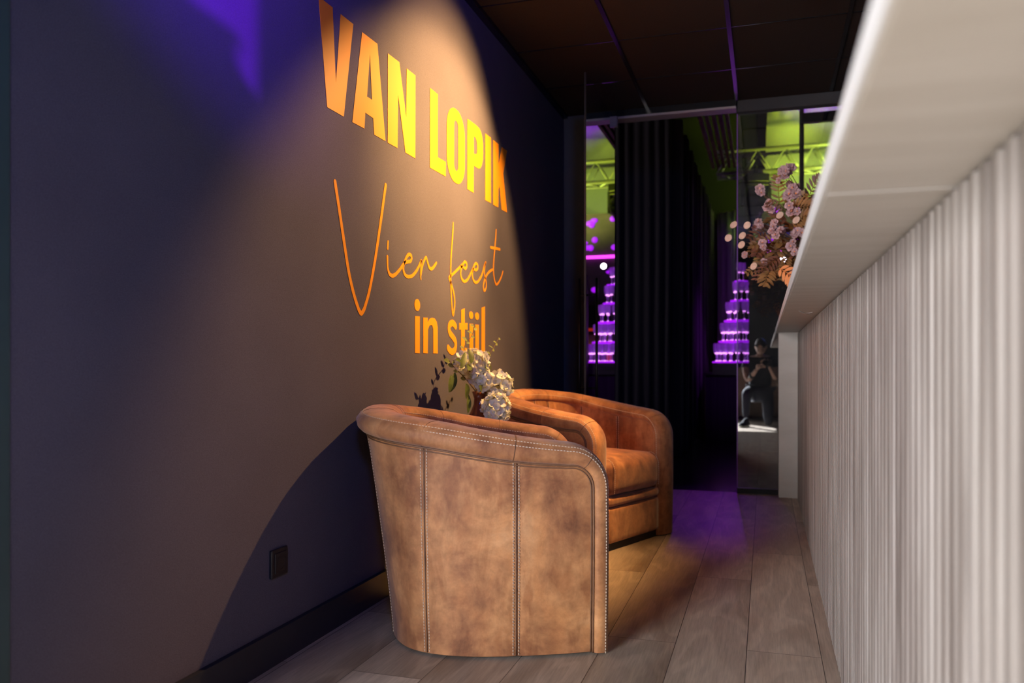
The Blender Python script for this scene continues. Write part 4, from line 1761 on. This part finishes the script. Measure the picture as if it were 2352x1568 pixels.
def blob(name, fn, m, parent, seg=28, rings=20):
    mb = MB()
    rows = []
    for i in range(rings + 1):
        ph = PI * i / rings
        rows.append([fn(Vector((math.sin(ph) * math.cos(2 * PI * k / seg), math.sin(ph) * math.sin(2 * PI * k / seg), math.cos(ph)))) for k in range(seg)])
    mb.grid(rows, close=True)
    return mb.build(name, m, parent)


def headfn(v):
    x, y_, z = v
    w = .074 * (1 - .22 * smoothstep(0, -1, z))
    p = Vector((x * w, y_ * .094, z * .118))
    if y_ > 0:
        p.y += .022 * math.exp(-((x / .16) ** 2) - ((z + .12) / .22) ** 2)          # nose
        p.y += .008 * math.exp(-((x / .3) ** 2) - ((z + .72) / .18) ** 2)           # chin
        p.y -= .010 * (math.exp(-(((x - .42) / .2) ** 2) - ((z - .08) / .12) ** 2) + math.exp(-(((x + .42) / .2) ** 2) - ((z - .08) / .12) ** 2))
        p.y += .004 * math.exp(-((x / .28) ** 2) - ((z + .48) / .07) ** 2)
    return p


HR = Matrix.Rotation(-.45, 4, 'X')
hm = blob('head', headfn, M['skin'], ps)
hm.location = (.01, .075, 1.085)
hm.rotation_euler = (-.72, 0, .05)
for sx in (-1, 1):
    blob('eye', lambda v: Vector((sx * .030 + v.x * .011, .083 + v.y * .008, .010 + v.z * .007)), M['base'], hm, 10, 8)
    blob('ear', lambda v: Vector((sx * .074 + v.x * .010, -.005 + v.y * .019, -.005 + v.z * .030)), M['skin'], hm, 12, 8)
blob('mouth', lambda v: Vector((v.x * .022, .090 + v.y * .006, -.058 + v.z * .005)), M['rust'], hm, 10, 6)
blob('hair', lambda v: Vector((v.x * .081, v.y * .100 - .012 - (.02 if v.z < -.1 and v.y > 0 else 0), max(v.z * .124, -.035 if v.y < .1 else .045) + .006)), M['hair'], hm)


def hand(wrist, fwd, up, side, m, parent, curl=.9):
    """palm with four curled fingers and a thumb on the side"""
    fwd, up = Vector(fwd).normalized(), Vector(up).normalized()
    rt = fwd.cross(up).normalized() * side
    w = Vector(wrist)
    nodes = [(w, .022), (w + fwd * .035, (.034, .016)), (w + fwd * .075, (.038, .014))]
    edges = [(0, 1), (1, 2)]
    for k, (off, ln) in enumerate(((-.030, .070), (-.010, .078), (.010, .074), (.029, .058))):
        base = w + fwd * .085 + rt * off
        pr = len(nodes)
        nodes.append((base, .0095))
        edges.append((2, pr))
        d = fwd.copy()
        p = base
        for j in range(3):
            d = (d - up * curl * .6).normalized()
            p = p + d * ln / 3
            nodes.append((p, .0088 - .0008 * j))
            edges.append((pr + j, pr + j + 1))
    pr = len(nodes)
    b0 = w + fwd * .03 - rt * .035
    nodes += [(b0, .012), (b0 + fwd * .03 - rt * .022 - up * .01, .0105), (b0 + fwd * .055 - rt * .018 - up * .025, .009)]
    edges += [(1, pr), (pr, pr + 1), (pr + 1, pr + 2)]
    return skin_body('hand', nodes, edges, m, parent, 2)


hand((-.045, .245, .78), (.75, .25, .55), (0, -.7, .6), 1, M['skin'], ps)
hand((.12, .25, .83), (-.55, .25, .5), (.2, -.9, .2), -1, M['skin'], ps)
# shoes
for (p, L, rx) in (((-.19, .17, .0), .27, 0), ((.11, -.40, .02), .26, 1.15)):
    mb = MB()
    rows = []
    for i in range(11):
        t = i / 10
        y_ = -.09 + L * t
        h = lerp(.10, .045, smoothstep(.25, .8, t)) * (.5 if t in (0,) else 1) * (.35 if t == 1 else 1)
        w = .042 * math.sin(PI * (.12 + .80 * t)) ** .4 + .004
        rows.append([(w * math.cos(a), y_, .022 + max(0, math.sin(a)) * h) for a in [PI * k / 10 for k in range(11)]])
    mb.grid(rows)
    sh = mb.build('shoe', M['shirt'], ps)
    sh.location = p
    sh.rotation_euler = (0, 0, .35 if rx == 0 else 0)
    if rx:
        sh.rotation_euler = (-1.15, 0, 0)
        sh.location = (.11, -.40, .085)
    mb = MB()
    ring = []
    for k in range(28):
        a = 2 * PI * k / 28
        ring.append((.047 * math.cos(a) * (1 - .1 * math.sin(a)), -.09 + L / 2 + (L / 2 + .006) * math.sin(a)))
    mb.grid([[(x, y_, z) for x, y_ in ring] for z in (0.0, .026)], close=True)
    mb.add([(x, y_, 0.0) for x, y_ in ring], [tuple(range(28))])
    mb.add([(x, y_, .026) for x, y_ in ring], [tuple(range(28))])
    mb.build('sole', M['sole'], sh)
bl = MB()
bl.tube([(-.115, .160, .675), (-.095, .185, .705)], .037, 14)
bl.build('wristwatch', M['base'], ps)
# the camera itself, held at the lens position
cm = thing('camera', (0, -.055, .87), 'black photo camera held in both hands by the kneeling person', 'camera')
mb = MB()
mb.box(-.07, .07, -.045, .0, -.05, .045)
mb.box(-.03, .03, -.045, -.005, .045, .07)
bevel(mb.build('camera_body', M['blackplastic'], cm), .008)
mb = MB()
mb.lathe([(0, .0), (.036, .0), (.038, .015), (.034, .030), (.030, .030), (.0, .022)], n=24, axis='y')
mb.build('lens', M['blackmetal'], cm)
cm.rotation_euler = (0, 0, TH)
